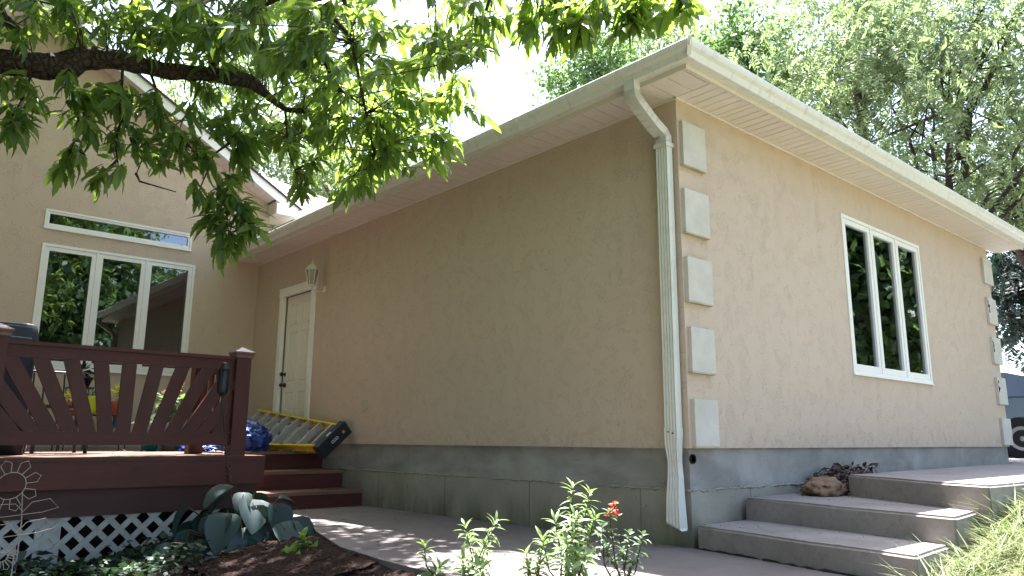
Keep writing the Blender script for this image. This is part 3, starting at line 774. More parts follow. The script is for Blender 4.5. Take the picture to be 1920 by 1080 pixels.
# railing
RXP = XF-.09
def post(x, y, top=.80):
    p = B().box(x-.066, x+.066, y-.066, y+.066, DZT-.001, top).build('railing_post', 'deckz', deck, False, .006, 2)
    b = B()
    b.lathe([(.108*1.0, top-.034), (.112, top-.03), (.112, top-.012), (.118, top+.004), (.128, top+.006), (.128, top+.020), (.010, top+.066)], (x, y, 0), 4)
    for v in b.bm.verts:
        q = Matrix.Rotation(math.pi/4, 3, 'Z') @ (v.co-V((x, y, 0))); v.co = V((x, y, 0))+q
    b.build('post_cap', 'cap', p, False, .003, 1); return p
PY1, PY0 = -1.865, -3.735
post(RXP, PY1); post(RXP, PY0, .83); post(-4.55, -1.865, .80); post(RXP, -5.6)
def rail_run(y0, y1, x):
    b = B().box(x-.018, x+.018, y0, y1, .655, .745); b.box(x-.035, x+.04, y0, y1, .7455, .775); b.build('top_rail', 'deck', deck, False, .005, 2)
    B().box(x-.019, x+.019, y0, y1, -.005, .098).build('bottom_rail', 'deck', deck, False, .005, 2)
    ym, h0, h1, ap = (y0+y1)/2, .0985, .6545, -.74
    for k in range(-6, 7):
        t = .128*k/(h0-ap)             # lean of this baluster
        pts = []
        def yat(h): return ym + t*(h-ap)
        wv = .054*math.sqrt(1+t*t)
        poly = [(yat(h0)-wv, h0), (yat(h0)+wv, h0), (yat(h1)+wv, h1), (yat(h1)-wv, h1)]
        def clip(poly, side, lim):
            out = []
            for (a, ha), (c, hc) in zip(poly, poly[1:]+poly[:1]):
                ia, ic = side*(a-lim) <= 0, side*(c-lim) <= 0
                if ia: out.append((a, ha))
                if ia != ic:
                    s = (lim-a)/(c-a); out.append((lim, ha+(hc-ha)*s))
            return out
        poly = clip(clip(poly, 1, y1-.001), -1, y0+.001)
        if len(poly) < 3: continue
        B().prism([(x-.014, a, h) for a, h in poly], (.028, 0, 0)).build('baluster', 'deckz', deck, False, .003, 1)
rail_run(PY0+.067, PY1-.067, RXP)
rail_run(-5.6+.067, PY0-.067, RXP)
# side railing back towards the door
B().box(-4.55+.067, RXP-.067, -1.885, -1.85, .655, .745).box(-4.55+.067, RXP-.067, -1.905, -1.83, .7455, .775).build('top_rail', 'deckx', deck, False, .005, 2)
B().box(-4.55+.067, RXP-.067, -1.885, -1.85, -.005, .098).build('bottom_rail', 'deckx', deck, False, .005, 2)
for k in range(5):
    x = -4.38+.175*k; B().box(x-.04, x+.04, -1.88, -1.855, .0985, .6545).build('baluster', 'deckz', deck, False, .003, 1)

# ================================================================== THINGS ON THE DECK
# step ladder lying on its side against the wall
lad = thing('step_ladder', 'yellow step ladder with a dark top cap lying on its side against the wall', 'ladder', (-5.9, -.3, DZT))
TR0, TR1, BR0, BR1 = V((-4.82, -.115, .20)), V((-7.1, -.13, .43)), V((-4.80, -.40, -.05)), V((-7.15, -.62, -.045))
for a, c in ((TR0, TR1), (BR0, BR1)):
    d = (c-a).normalized(); o = (BR0-TR0).normalized()
    b = B().bar(a, c, .072, .006, o); b.bar(a+V((0, 0, 0))+d.cross(o)*.033-o*.012*(1 if a is TR0 else -1)*-1, c+d.cross(o)*.033-o*.012*(1 if a is TR0 else -1)*-1, .006, .028, o)
    b.bar(a-d.cross(o)*.033+o*.012*(1 if a is TR0 else -1), c-d.cross(o)*.033+o*.012*(1 if a is TR0 else -1), .006, .028, o)
    b.build('side_rail', 'yellow', lad, False, .002, 1)
nrmL = (TR1-TR0).cross(BR0-TR0).normalized()
if nrmL.y > 0: nrmL = -nrmL
for k in range(8):
    t = .055+k*.128
    a, c = TR0.lerp(TR1, t), BR0.lerp(BR1, t)
    B().bar(a, c, .075, .024, (TR1-TR0)).build('step', 'alu', lad, False, .003, 1)
back = -nrmL*.085
for a, c in ((TR0, TR1), (BR0, BR1)):
    o = (BR0-TR0).normalized()*(.02 if a is TR0 else -.02)
    B().bar(a+back+o*2, c+back+o*2, .03, .02, (BR0-TR0)).build('rear_rail', 'yellow', lad)
for k in range(7):
    t = .12+k*.128; B().bar(TR0.lerp(TR1, t)+back*.8, BR0.lerp(BR1, t)+back*.8, .02, .02, (TR1-TR0)).build('brace', 'alu', lad)
d = (TR0-TR1).normalized(); o = (BR0-TR0)
capb = B().bar(TR0-o*.10-nrmL*.03+d*.055, BR0+o*.10-nrmL*.03+d*.055, .165, .11, d).build('top_cap', 'navy', lad, False, .014, 3)
B().bar(TR0.lerp(BR0, .42)+d*.060+nrmL*.0545, TR0.lerp(BR0, .60)+d*.060+nrmL*.0545, .003, .03, d).build('cap_label', 'label', capb)
for k in (0, 1, 2):
    c = TR0.lerp(BR0, .40+.09*k)+d*.112-nrmL*.03
    B().tube([c+(nrmL*math.cos(t)+o.normalized()*math.sin(t))*.016 for t in np.linspace(0, 2*math.pi, 14)[:-1]], .0035, 5, True).build('tool_ring', 'label', capb)
c = TR0.lerp(BR0, .12)+d*.115-nrmL*.03
B().tube([c, c+d*.004], .018, 14).build('sticker', 'orange', capb)

# crumpled blue tarp
def blob(c, rx, ry, rz, amp, f, seed, sub=4, floor=None):
    from mathutils import noise
    b = B(); bmesh.ops.create_icosphere(b.bm, subdivisions=sub, radius=1)
    for v in b.bm.verts:
        n = v.co.copy(); k = 1+amp*noise.fractal(n*f+V((seed, 0, 0)), .8, 2.1, 4)+amp*.7*abs(noise.noise(n*f*1.7+V((0, seed, 0))))
        v.co = V((n.x*rx*k, n.y*ry*k, n.z*rz*k))+V(c)
        if floor is not None and v.co.z < floor: v.co.z = floor+.002*n.x
    return b
tp = blob((-5.75, -.86, DZT+.10), .34, .24, .24, .30, 2.2, 3, 5, DZT+.003).build('folded_tarp', 'tarp', None, True)
tag(tp, 'crumpled blue plastic tarp heaped on the deck beside the ladder', 'tarp')
tp = blob((-4.95, -1.42, DZT+.02), .30, .16, .06, .35, 2.5, 8, 5, DZT+.003)
bmesh.ops.translate(tp.bm, vec=(-.75, 0, 0), verts=tp.bm.verts)
tp = tp.build('folded_tarp', 'tarp', None, True); tag(tp, 'flat fold of blue tarp seen beneath the bottom rail', 'tarp')

# covered grill
gr = thing('covered_grill', 'dark blue covered grill standing behind the railing under the window', 'grill', (-4.5, -3.75, DZT))
b = B(); n = 9; rings = []
for z, s in ((DZT, 1.0), (.25, .98), (.70, 1.0), (.80, 1.02), (.94, 1.0), (1.00, .97), (1.015, .93)):
    ring = []
    for k in range(24):
        t = 2*math.pi*k/24; c, s_ = math.cos(t), math.sin(t)
        ex = .30*s*math.copysign(abs(c)**.2, c); ey = .46*s*math.copysign(abs(s_)**.18, s_)
        w = .012*math.sin(5*t+z*7)*(1 if z < .8 else .3)
        ring.append(b.bm.verts.new((-4.6+ex+w, -3.79+ey, z)))
    rings.append(ring)
for a, c in zip(rings, rings[1:]):
    for j in range(24): b.bm.faces.new((a[j], a[(j+1) % 24], c[(j+1) % 24], c[j]))
b.bm.faces.new(rings[-1]); b.bm.faces.new(rings[0][::-1]); b.build('cover', 'cover', gr, True)
for z in (.87, .965):
    B().tube([(-4.6+.30-.005+.012*(z < .9), -3.79+yy, z+.02*math.sin(yy*6)) for yy in np.linspace(-.40, .40, 14)], .006, 5).build('seam', 'coverline', gr)
for sx in (-1, 1):
    for sy in (-1, 1): B().tube([(-4.6+.22*sx, -3.79+.36*sy, DZT), (-4.6+.22*sx, -3.79+.36*sy, DZT+.08)], .03, 10).build('leg', 'black', gr)

def leaf_ball(c, r, n, L, mat, name, parent, up=.2, wf=.45, big=False):
    c = np.array(c); d = nrm(rng.normal(size=(n, 3))+np.array([0, 0, up])); P = c + d*r*rng.uniform(.2, 1, (n, 1))*np.array([1, 1, .8])
    N = nrm(np.array([0, 0, 1.])+rng.normal(0, .45, (n, 3))); LL = L*rng.uniform(.6, 1.2, n)
    v, f = leaf_arrays(P, d+np.array([0, 0, -.1]), N, LL, LL*wf, big); return link(name, arr_mesh(name, v, f), mat, parent, True)
def pot(name, label, x, y, z, r, h, mat, plant=None, pm='limeleaf', n=60, L=.07, pr=.12, group=None):
    t = thing(name, label, 'flower pot', (x, y, z), group)
    B().lathe([(r*.72, z), (r, z+h*.85), (r*1.1, z+h*.86), (r*1.1, z+h), (r*.95, z+h), (r*.9, z+h*.8)], (x, y, 0), 18).build('pot', mat, t, True)
    if plant: leaf_ball((x, y, z+h+pr*.45), pr, n, L, pm, 'foliage', t, .6)
    return t
# wire plant stand with pots
def stand(x, y, z, w, label, tiers=(.34, .62), cat='plant stand'):
    t = thing('plant_stand', label, cat, (x, y, DZT))
    for sx in (-1, 1):
        for sy in (-1, 1): B().tube([(x+sx*.12, y+sy*w, DZT), (x+sx*.11, y+sy*w*.96, DZT+tiers[-1])], .008, 6).build('leg', 'black', t)
    for h in tiers:
        b = B()
        for k in range(9):
            yy = y-w+2*w*k/8; b.tube([(x-.13, yy, DZT+h), (x+.13, yy, DZT+h)], .005, 5)
        b.tube([(x-.13, y-w, DZT+h), (x+.13, y-w, DZT+h), (x+.13, y+w, DZT+h), (x-.13, y+w, DZT+h)], .008, 6, True).build('shelf', 'black', t)
    return t
stand(-6.4, -2.38, DZT, .34, 'low black wire plant stand holding pots behind the railing', (.20, .40))
pot('flower_pot', 'terracotta pot of golden leaves at the left end of the wire stand', -6.4, -2.62, DZT+.41, .10, .13, 'terracotta', True, 'yellowleaf', 60, .06, .09)
pot('flower_pot', 'bright lime green pot in the middle of the wire stand', -6.35, -2.42, DZT+.41, .085, .20, 'lime', True, 'roseleaf', 40, .05, .06)
pot('flower_pot', 'terracotta pot with the brightest golden foliage at the right end of the wire stand', -6.4, -2.15, DZT+.41, .11, .15, 'terracotta', True, 'yellowleaf', 90, .07, .12)
stand(-7.3, -2.35, DZT, .13, 'tall thin black plant stand below the triple window', (.75,))
pot('flower_pot', 'dark round planter of dusky leaves on the tall thin stand', -7.3, -2.35, DZT+.76, .13, .12, 'black', True, 'darkleaf', 90, .09, .15)
pot('flower_pot', 'grey pot with orange flowers near the corner post', -6.1, -1.60, DZT, .15, .30, 'potgrey', True, 'ivy', 110, .09, .17)
t = thing('geranium', 'cluster of orange red blossoms above the grey pot', 'flowers', (-6.1, -1.60, DZT+.3))
leaf_ball((-6.1, -1.60, DZT+.72), .11, 26, .045, 'petal', 'blossoms', t, .3, .8); leaf_ball((-6.1, -1.62, DZT+.56), .17, 60, .09, 'maple', 'foliage', t, .3, .7)
B().tube([(-6.1, -1.60, DZT+.25), (-6.1, -1.60, DZT+.72)], .008, 6).build('stem', 'stem', t)
pot('flower_pot', 'small teal and grey pot beside the orange flowers', -6.0, -1.86, DZT, .12, .24, 'hose', True, 'roseleaf', 70, .08, .15)
# hose on a hanger
hs = thing('garden_hose', 'teal garden hose coiled on a hook under the long window', 'hose', (-7.7, -1.95, .2))
b = B()
for k in range(7):
    r = .15+.006*(k % 3); b.tube([(-7.70+.018*k, -1.92+r*.62*math.sin(t), .28+r*math.cos(t)) for t in np.linspace(0, 2*math.pi, 22)[:-1]], .011, 6, True)
b.build('coil', 'hose', hs, True); B().tube([(-7.8, -1.92, .42), (-7.62, -1.92, .42), (-7.6, -1.92, .46)], .012, 6).build('hanger', 'black', hs)
# wall tap with its pipe, part of the house
b = B().tube([(GX, -2.02, .62), (GX+.07, -2.02, .62), (GX+.07, -2.02, .55)], .014, 8); b.tube([(GX+.05, -2.06, .65), (GX+.05, -1.98, .65)], .008, 6); b.build('wall_tap', 'potgrey', house)
# black patio chair
ch = thing('patio_chair', 'black metal patio chair behind the sunburst railing', 'chair', (-5.2, -2.95, DZT))
for sx in (-1, 1):
    for sy in (-1, 1): B().tube([(-5.2+sx*.22, -2.95+sy*.22, DZT), (-5.2+sx*.20, -2.95+sy*.20, DZT+.42)], .018, 8).build('leg', 'black', ch)
B().box(-5.43, -4.97, -3.17, -2.73, DZT+.42, DZT+.45).build('seat', 'black', ch, False, .012, 2)
b = B()
for k in range(5): b.tube([(-5.43-.08, -3.13+.09*k, DZT+.45), (-5.50-.08, -3.13+.09*k, DZT+.78)], .009, 6)
b.tube([(-5.42, -3.16, DZT+.43), (-5.58, -3.16, DZT+.80), (-5.58, -2.74, DZT+.80), (-5.42, -2.74, DZT+.43)], .014, 8).build('backrest', 'black', ch)
pot('flower_pot', 'grey tub with small leaves beside the covered grill', -5.5, -3.25, DZT, .15, .22, 'potgrey', True, 'roseleaf', 60, .07, .13)

# ================================================================== GARDEN ORNAMENTS
to = thing('garden_lantern', 'dark glass lantern on a thin rusty twisted stake beside the hosta', 'garden lantern', (-3.02, -2.01, -.85))
X = -3.1
b = B().tube([(X+.02, -2.0, -.9), (X+.01, -2.02, -.50), (X, -2.065, -.25), (X, -2.135, .17), (X, -2.165, .40)], .0062, 6)
b.tube([(X+.0, -2.155, .09), (X, -2.172, .42)], .008, 6)
b.build('stake', 'rust', to)
b = B()
for s in (0, math.pi): b.tube([(X+.020*math.cos(t*2+s), -2.055+.020*math.sin(t*2+s)-.02*(t/6), -.30+.022*t) for t in np.linspace(0, 6, 26)], .0045, 5)
b.build('twist', 'rust', to, True)
B().lathe([(.02, .40), (.038, .42), (.045, .435), (.043, .60), (.036, .615)], (X, -2.17, 0), 14).build('lamp_body', 'navy', to, True)
B().lathe([(.046, .612), (.050, .622), (.034, .645), (.030, .655), (.026, .675), (.008, .68)], (X, -2.17, 0), 14).build('lamp_cap', 'black', to, True)
b = B()
for k in range(4):
    t = math.pi/4+math.pi/2*k; b.tube([(X+.047*math.cos(t), -2.17+.047*math.sin(t), .42), (X+.048*math.cos(t), -2.17+.048*math.sin(t), .62)], .004, 5)
b.build('cage', 'black', to)

def wire_flower(label, c, r, rp, petals, base, nm='wire_flower'):
    c = V(c); n = (CAM-c); n.z *= .3; n.normalize(); a = V((0, 0, 1)).cross(n).normalized(); u = n.cross(a)
    a = (a*math.cos(.1)+u*math.sin(.1)); t = thing(nm, label, 'garden stake', base)
    pl = lambda th, q, o=0: c+(a*math.cos(th)+u*math.sin(th))*q+n*o
    B().tube([pl(th, r) for th in np.linspace(0, 2*math.pi, 29)[:-1]], .003, 5, True).build('ring', 'wire', t)
    for k in range(petals):
        th = 2*math.pi*(k+.35)/petals; h = math.pi/petals*.62
        B().tube([pl(th-h*.8, r), pl(th-h*.9, rp*.86), pl(th, rp), pl(th+h*.9, rp*.86), pl(th+h*.8, r)], .0028, 5).build('petal', 'wire', t)
    B().tube([pl(-.6, r), V(base)+V((0, 0, .35)), V(base)-V((0, 0, .1))], .0045, 6).build('stake', 'wire', t)
    b = B(); q = V(base)+V((0, 0, .42))
    for s in (-1, 1):
        b.tube([q, q+a*s*.05+u*.06, q+a*s*.16+u*.07, q+a*s*.22+u*.0, q+a*s*.12-u*.02, q-u*.02], .0028, 5)
    b.build('wire_leaf', 'wire', t); return t
gz = lambda x, y: float(ground_z(x, y))
wire_flower('large pale wire daisy stake in front of the deck lattice', pt(20, 911, 5.35), .092, .185, 8, pt(28, 1075, 5.35))
wire_flower('small tangled wire flower low in front of the lattice', pt(4, 1045, 5.1), .03, .095, 9, pt(16, 1120, 5.1))

# sandstone and dry leaves on the steps
rk = blob((.26, 1.42, -.315), .15, .27, .085, .28, 1.8, 5, 4)
bmesh.ops.rotate(rk.bm, cent=(.26, 1.42, -.31), matrix=Matrix.Rotation(.3, 3, 'Z'), verts=rk.bm.verts)
for v in rk.bm.verts: v.co.z = max(v.co.z, -.361)
rk = rk.build('sandstone_rock', 'rock', None, True); tag(rk, 'brown sandstone rock lying between the steps and the foundation', 'rock')

# ================================================================== PLANTS
def strew(n, x0, x1, y0, y1, zf, L, wf, tilt=.5):
    P = np.stack([rng.uniform(x0, x1, n), rng.uniform(y0, y1, n), np.zeros(n)], 1); P[:, 2] = zf(P[:, 0], P[:, 1])
    th = rng.uniform(0, 2*math.pi, n); D = np.stack([np.cos(th), np.sin(th), rng.normal(0, .25, n)], 1)
    N = np.array([0, 0, 1.])+rng.normal(0, tilt, (n, 3)); LL = L*rng.uniform(.5, 1.4, n)
    return P, D, N, LL, LL*wf*rng.uniform(.6, 1.3, n)
# dry leaves in the pocket behind the rock
n = 520; P, D, N, L, W = strew(n, .05, .47, 1.5, 1.98, lambda x, y: -.33+.13*np.clip((y-1.5)/.5, 0, 1)+rng.uniform(0, .09, len(x))*np.clip(1.4-abs(y-1.85)*2, 0, 1), .055, .45, .9)
v, f = leaf_arrays(P, D, N, L, W, False, .5); o = link('fallen_leaves', arr_mesh('fallen_leaves', v, f), 'dryleaf', None); tag(o, kind='stuff')
P, D, N, L, W = strew(90, -4.3, .8, -1.9, -.05, lambda x, y: WALK+.006+0*x, .05, .3, .15)
v, f = leaf_arrays(P, D, N, L, W, False, .2)
P, D, N, L, W = strew(60, .05, 1.5, .7, 1.4, lambda x, y: -.356+0*x, .03, .3, .15); v2 = leaf_arrays(P, D, N, L, W, False, .2)
P, D, N, L, W = strew(50, -5.3, -4.45, -1.5, -.05, lambda x, y: np.where(x < -4.9, -.296, -.496), .035, .3, .15); v3 = leaf_arrays(P, D, N, L, W, False, .2)
P, D, N, L, W = strew(40, .05, 1.5, -.1, .5, lambda x, y: -.515+0*x, .028, .3, .15); v4 = leaf_arrays(P, D, N, L, W, False, .2)
P, D, N, L, W = strew(150, -7.5, -3.5, -5, -.1, lambda x, y: np.where((x > -5.4) & (y > -1.62), -.6, DZT+.006), .05, .35, .15); v5 = leaf_arrays(P, D, N, L, W, False, .2)
o = link('leaf_litter', arr_mesh('leaf_litter', *merge([(v, f), v2, v3, v4, v5])), 'dryleaf', None); tag(o, kind='stuff')
# bark chips over the bed
parts = []
for (n, a) in ((9000, (-4.4, 1.3, -3.6, -1.97)), (2600, (-4.4, -2.1, -2.2, -1.5))):
    P, D, N, L, W = strew(n, *a, lambda x, y: ground_z(x, y)+.028+rng.uniform(-.012, .016, len(x)), .038, .3, .6)
    k = ~((P[:, 1] > -1.95+.0*P[:, 0]) & (P[:, 0] > -2.3)) & ~((P[:, 1] > -1.6-.26*(P[:, 0]+2.6)) & (P[:, 0] > -3.3))
    parts.append(leaf_arrays(P[k], D[k], N[k], L[k], W[k], False, .1))
o = link('bark_chips', arr_mesh('bark_chips', *merge(parts)), 'chip', None); tag(o, kind='stuff')
# ground cover under the lattice
n = 5200; P, D, N, L, W = strew(n, -3.4, -1.45, -4.6, -2.12, lambda x, y: ground_z(x, y), .045, .85, .45)
hgt = .03+.13*np.clip(np.sin(P[:, 0]*5.1+1)*np.sin(P[:, 1]*4.3+.4)+.55, 0, 1.3)
P[:, 2] += hgt*rng.uniform(.2, 1, n)
keep = (P[:, 1] < -2.45-.35*np.sin(P[:, 0]*3)-.25*(P[:, 0]+3.4)*1.0) | (P[:, 0] < -3.0)
P, D, N, L, W = (a[keep] for a in (P, D, N, L, W))
v1 = leaf_arrays(P, D+np.array([0, 0, .1]), N, L, W, False, .3)
P, D, N, L, W = strew(1500, -3.36, -2.75, -3.75, -2.2, lambda x, y: ground_z(x, y)+.02, .075, .8, .5)
P[:, 2] += rng.uniform(0, .26, len(P))*np.clip(1.1-(P[:, 0]+3.36)/.6, .1, 1)*np.clip(.5+.6*np.sin(P[:, 1]*3.7+2.2), .25, 1)
v, f = merge([v1, leaf_arrays(P, D, N, L, W, False, .3)]); o = link('ground_cover', arr_mesh('ground_cover', v, f), 'ivy', None); tag(o, kind='stuff')

# grass on the bank
def grass(n, x0, x1, y0, y1, hmin, hmax, w, ok):
    P = np.stack([rng.uniform(x0, x1, n), rng.uniform(y0, y1, n), np.zeros(n)], 1); P = P[ok(P[:, 0], P[:, 1])]; P[:, 2] = ground_z(P[:, 0], P[:, 1])-.01
    n = len(P); th = rng.uniform(0, 2*math.pi, n); le = rng.uniform(.25, 1.1, n); D = np.stack([np.cos(th)*le-.05, np.sin(th)*le-.1, np.ones(n)*.8], 1)
    N = np.stack([np.cos(th), np.sin(th), -.4*np.ones(n)], 1)*-1; L = rng.uniform(hmin, hmax, n)*(1+.5*np.sin(P[:, 0]*7)*np.sin(P[:, 1]*6))
    return leaf_arrays(P, D, N, L, np.full(n, w)*rng.uniform(.6, 1.4, n), False, .55)
edge = lambda x, y: x > np.interp(y, [-3.3, -2.3, -1.45, -.9, -.36, .3, .64, 3.2, 8.2], [2.4, 2.85, 2.27, 1.86, 1.72, 1.66, 1.71, 1.77, 1.66])
ga = grass(34000, 1.55, 3.6, -2.6, 2.6, .07, .17, .0055, edge)
gb = grass(16000, 1.6, 6.5, 1.5, 9, .07, .16, .009, edge)
gc = grass(900, 1.60, 1.85, -.5, 1.3, .14, .27, .0075, lambda x, y: x > 1.645)
o = link('grass', arr_mesh('grass', *merge([ga, gb, gc])), 'blade', None); tag(o, kind='stuff')

# hosta
ho = thing('hosta', 'large dark blue green hosta growing at the corner of the deck', 'plant', (-2.78, -2.02, -.84))
PP, DD, NN, LL, WW = [], [], [], [], []; pet = B(); base = V((-2.80, -2.02, -.86))
def hleaf(az, el, r, L, droop):
    dr = V((math.cos(az), math.sin(az), 0)); q = base+dr*r*math.cos(el)+V((0, 0, r*math.sin(el)))
    d = (dr*math.cos(droop)+V((0, 0, -math.sin(droop)))); nn = (dr*math.sin(droop)+V((0, 0, math.cos(droop))))
    nn = nn+V((random.gauss(0, .18), random.gauss(0, .18), 0))
    PP.append(q); DD.append(d); NN.append(nn); LL.append(L); WW.append(L*random.uniform(.80, .96))
    pet.tube([base+dr*.03, base.lerp(q, .55)+V((0, 0, .03)), q, q+d*L*.25], [.009, .007, .005, .003], 6)
for n_, el, r0, L0, dr0 in ((22, .20, .56, .25, 1.0), (20, .42, .46, .26, 1.05), (20, .62, .48, .25, 1.0), (18, .85, .44, .25, .95), (10, 1.2, .46, .24, .55)):
    for k in range(n_): hleaf(2*math.pi*k/n_+random.uniform(-.25, .25), el+random.uniform(-.14, .14), r0+random.uniform(-.12, .10), L0*random.uniform(.75, 1.2), dr0+random.uniform(-.35, .35))
v, f = leaf_arrays(PP, DD, NN, LL, WW, True, .30, .16, [0, .06, .2, .42, .66, .86, .96, 1], [.06, .55, .93, 1, .82, .45, .2, .02])
link('foliage', arr_mesh('foliage', v, f), 'hosta', ho, True); pet.build('leaf_stalks', 'woody', ho, True)

# whorled shrubs, measured as stem lists: (foot, tips)
def whorl(P0, g, n, L, acc, spread=.9, droop=.25, wf=.30):
    P0 = np.array(P0); g = nrm(np.array(g)); a = nrm(np.cross(g, [.3, .2, .9])) if abs(g[2]) < .9 else nrm(np.cross(g, [1, .1, 0])); b = np.cross(g, a)
    for k in range(n):
        th = 2.4*k+random.uniform(-.3, .3); rad = a*math.cos(th)+b*math.sin(th); s = k/max(n-1, 1)
        d = rad*spread*(1-.45*s)+g*(.25+.7*s)+np.array([0, 0, -droop*(1-s)]); ll = L*random.uniform(.65, 1.1)*(1-.25*s)
        acc.append((P0-g*L*.9*(1-s)*random.uniform(.5, 1.1), d, g-rad*.3+rng.normal(0, .15, 3), ll, ll*wf))
def shrub(name, label, foot, tips, L, mat, stemmat, n=11, mids=2, wf=.30, parts=('foliage', 'stems')):
    foot = V(foot); t = thing(name, label, 'shrub', foot, None); acc = []; b = B()
    for q in tips:
        q = V(q); m = foot.lerp(q, .5)+V((random.gauss(0, .02), random.gauss(0, .02), -.02))
        b.tube([foot, foot.lerp(m, .5)+V((random.gauss(0, .01), random.gauss(0, .01), 0)), m, q], [.006, .005, .004, .002], 6)
        g = (q-m).normalized(); whorl(q, g, n, L, acc, wf=wf)
        for i in range(mids):
            c = m.lerp(q, .25+.6*(i+random.random()*.6)/max(mids, 1)); whorl(c, g, 5, L*.9, acc, 1.1, .1, wf)
    a = list(zip(*acc)); v, f = leaf_arrays(a[0], a[1], a[2], a[3], a[4], True, .45, .16)
    link(parts[0], arr_mesh(parts[0], v, f), mat, t, True); b.build(parts[1], stemmat, t, True); return t
def gp(u, v, d):                        # foot on the bed under that sight line
    p = pt(u, v, d); return (p.x, p.y, gz(p.x, p.y))
shrub('azalea', 'smallest azalea sprig with two dull green tips at the mulch edge', gp(812, 1075, 4.25), [pt(795, 1020, 4.25), pt(826, 1062, 4.2)], .085, 'shrubleaf', 'woody', 13, 2)
shrub('azalea', 'pale sunlit azalea of four tips between the sprig and the tallest azalea', gp(882, 1080, 4.1), [pt(872, 985, 4.15), pt(928, 978, 4.05), pt(866, 1045, 4.0), pt(902, 1062, 3.95), pt(912, 1022, 4.1), pt(880, 1010, 4.2)], .100, 'shrubleaf', 'woody', 12, 2, .25)
shrub('azalea', 'tallest azalea with many bright tips in front of the foundation', gp(1062, 1085, 3.9),
      [pt(1073, 912, 3.95), pt(1105, 922, 4.0), pt(1040, 975, 3.9), pt(1018, 1012, 3.85), pt(1078, 968, 3.8), pt(1092, 998, 3.9), pt(1062, 1012, 3.75), pt(1115, 968, 4.0), pt(1098, 1040, 3.7), pt(1046, 1008, 4.0), pt(1078, 1035, 3.8)], .100, 'shrubleaf', 'woody', 12, 3, .25)
shrub('azalea', 'low azalea of two pale tips left of the tallest azalea', gp(996, 1092, 3.8), [pt(986, 1035, 3.8), pt(1020, 1018, 3.85), pt(992, 1062, 3.75), pt(1014, 1052, 3.8)], .092, 'shrubleaf', 'woody', 11, 2, .26)
rs = shrub('rose_bush', 'thin rose bush with one red flower beside the azaleas', gp(1166, 1100, 3.75), [pt(1142, 960, 3.8), pt(1128, 985, 3.8), pt(1180, 1000, 3.75), pt(1168, 1030, 3.8), pt(1205, 1002, 3.75), pt(1135, 1025, 3.85), pt(1185, 1062, 3.7)], .062, 'roseleaf', 'woody', 8, 4, .5)
acc = []
for k in range(8):
    c = pt(1151+random.gauss(0, 5), 948+random.gauss(0, 5), 3.8); acc.append((np.array(c), rng.normal(0, 1, 3), rng.normal(0, 1, 3), random.uniform(.02, .034), .022))
for k in range(7):
    c = pt(1146+random.gauss(0, 9), 962+random.gauss(0, 2), 3.8); acc.append((np.array(c), np.array([random.gauss(0, 1), random.gauss(0, 1), -.6]), rng.normal(0, 1, 3), .03, .016))
a = list(zip(*acc)); v, f = leaf_arrays(*a, True, .5, .3); link('flower', arr_mesh('flower', v, f), 'petal', rs, True)
shrub('hydrangea', 'young lime green broad leaved plant in the mulch beside the hosta', gp(560, 1072, 5.3), [pt(570, 1005, 5.3), pt(545, 1035, 5.2), pt(585, 1030, 5.3), pt(556, 1058, 5.1), pt(580, 1060, 5.15)], .10, 'limeleaf', 'stem', 9, 2, .62)
for lab, u, v_ in (('single tiny weed seedling on the mulch right of the lime plant', 618, 1052), ('pair of tiny weed leaves at the edge of the walk', 655, 1040)):
    shrub('weed', lab, gp(u, v_+18, 5.0), [pt(u, v_, 5.0)], .045, 'ivy', 'stem', 6, 0, .5)

# ================================================================== THE OVERHANGING OAK
oak = thing('oak_tree', 'large oak reaching its heavy limb and hanging leaves over the deck', 'tree', (-2.3, -6.0, -1.4))
limbs = []                              # polylines that twigs may grow from
b = B()
main = [V((-2.35, -6.0, 1.5)), V((-2.0, -5.2, 1.9)), pt(-60, 112, 4.25), pt(0, 117, 4.25), pt(33, 118, 4.28), pt(89, 125, 4.35), pt(126, 125, 4.4), pt(155, 107, 4.45), pt(200, 109, 4.5), pt(255, 121, 4.6), pt(320, 134, 4.7), pt(400, 141, 4.8), pt(470, 152, 4.9), pt(505, 183, 5.0), pt(535, 205, 5.05), pt(633, 217, 5.2), pt(720, 230, 5.35), pt(800, 260, 5.5)]
mr = [.17, .12, .072, .070, .068, .074, .082, .070, .062, .056, .052, .048, .044, .026, .018, .014, .009, .005]
def dense(p, r, k=4, amp=.012):
    q, s = [], []
    for i in range(len(p)-1):
        for j in range(k):
            t = j/k; q.append(p[i].lerp(p[i+1], t)+V(rng.normal(0, amp*r[i]*4, 3))); s.append((r[i]*(1-t)+r[i+1]*t)*random.uniform(.93, 1.08))
    return q+[p[-1]], s+[r[-1]]
def limb(p, r, nm='limb', k=4):
    limbs.append(p); q, s = dense([V(x) for x in p], r, k); return B().tube(q, s, 10).build(nm, 'bark', oak, True)
limb(main, mr)
tr = [V((-2.3, -6.0, -1.6)), V((-2.3, -6.0, -.9)), V((-2.32, -6.0, .5)), V((-2.38, -6.02, 1.8)), V((-2.6, -6.1, 3.5)), V((-2.9, -6.2, 6.0)), V((-3.2, -6.0, 8.0))]
q, s = dense(tr, [.34, .25, .22, .20, .16, .10, .03], 5); B().tube(q, s, 14).build('trunk', 'bark', oak, True)
limb([pt(33, 112, 4.28), pt(36, 75, 4.3), pt(30, 55, 4.3), pt(0, 25, 4.35), pt(-60, -40, 4.5)], [.032, .028, .026, .024, .018])
limb([pt(605, -40, 4.6), pt(598, 40, 4.6), pt(597, 80, 4.62), pt(620, 142, 4.7), pt(640, 170, 4.75), pt(690, 205, 4.8)], [.018, .016, .014, .012, .009, .004])
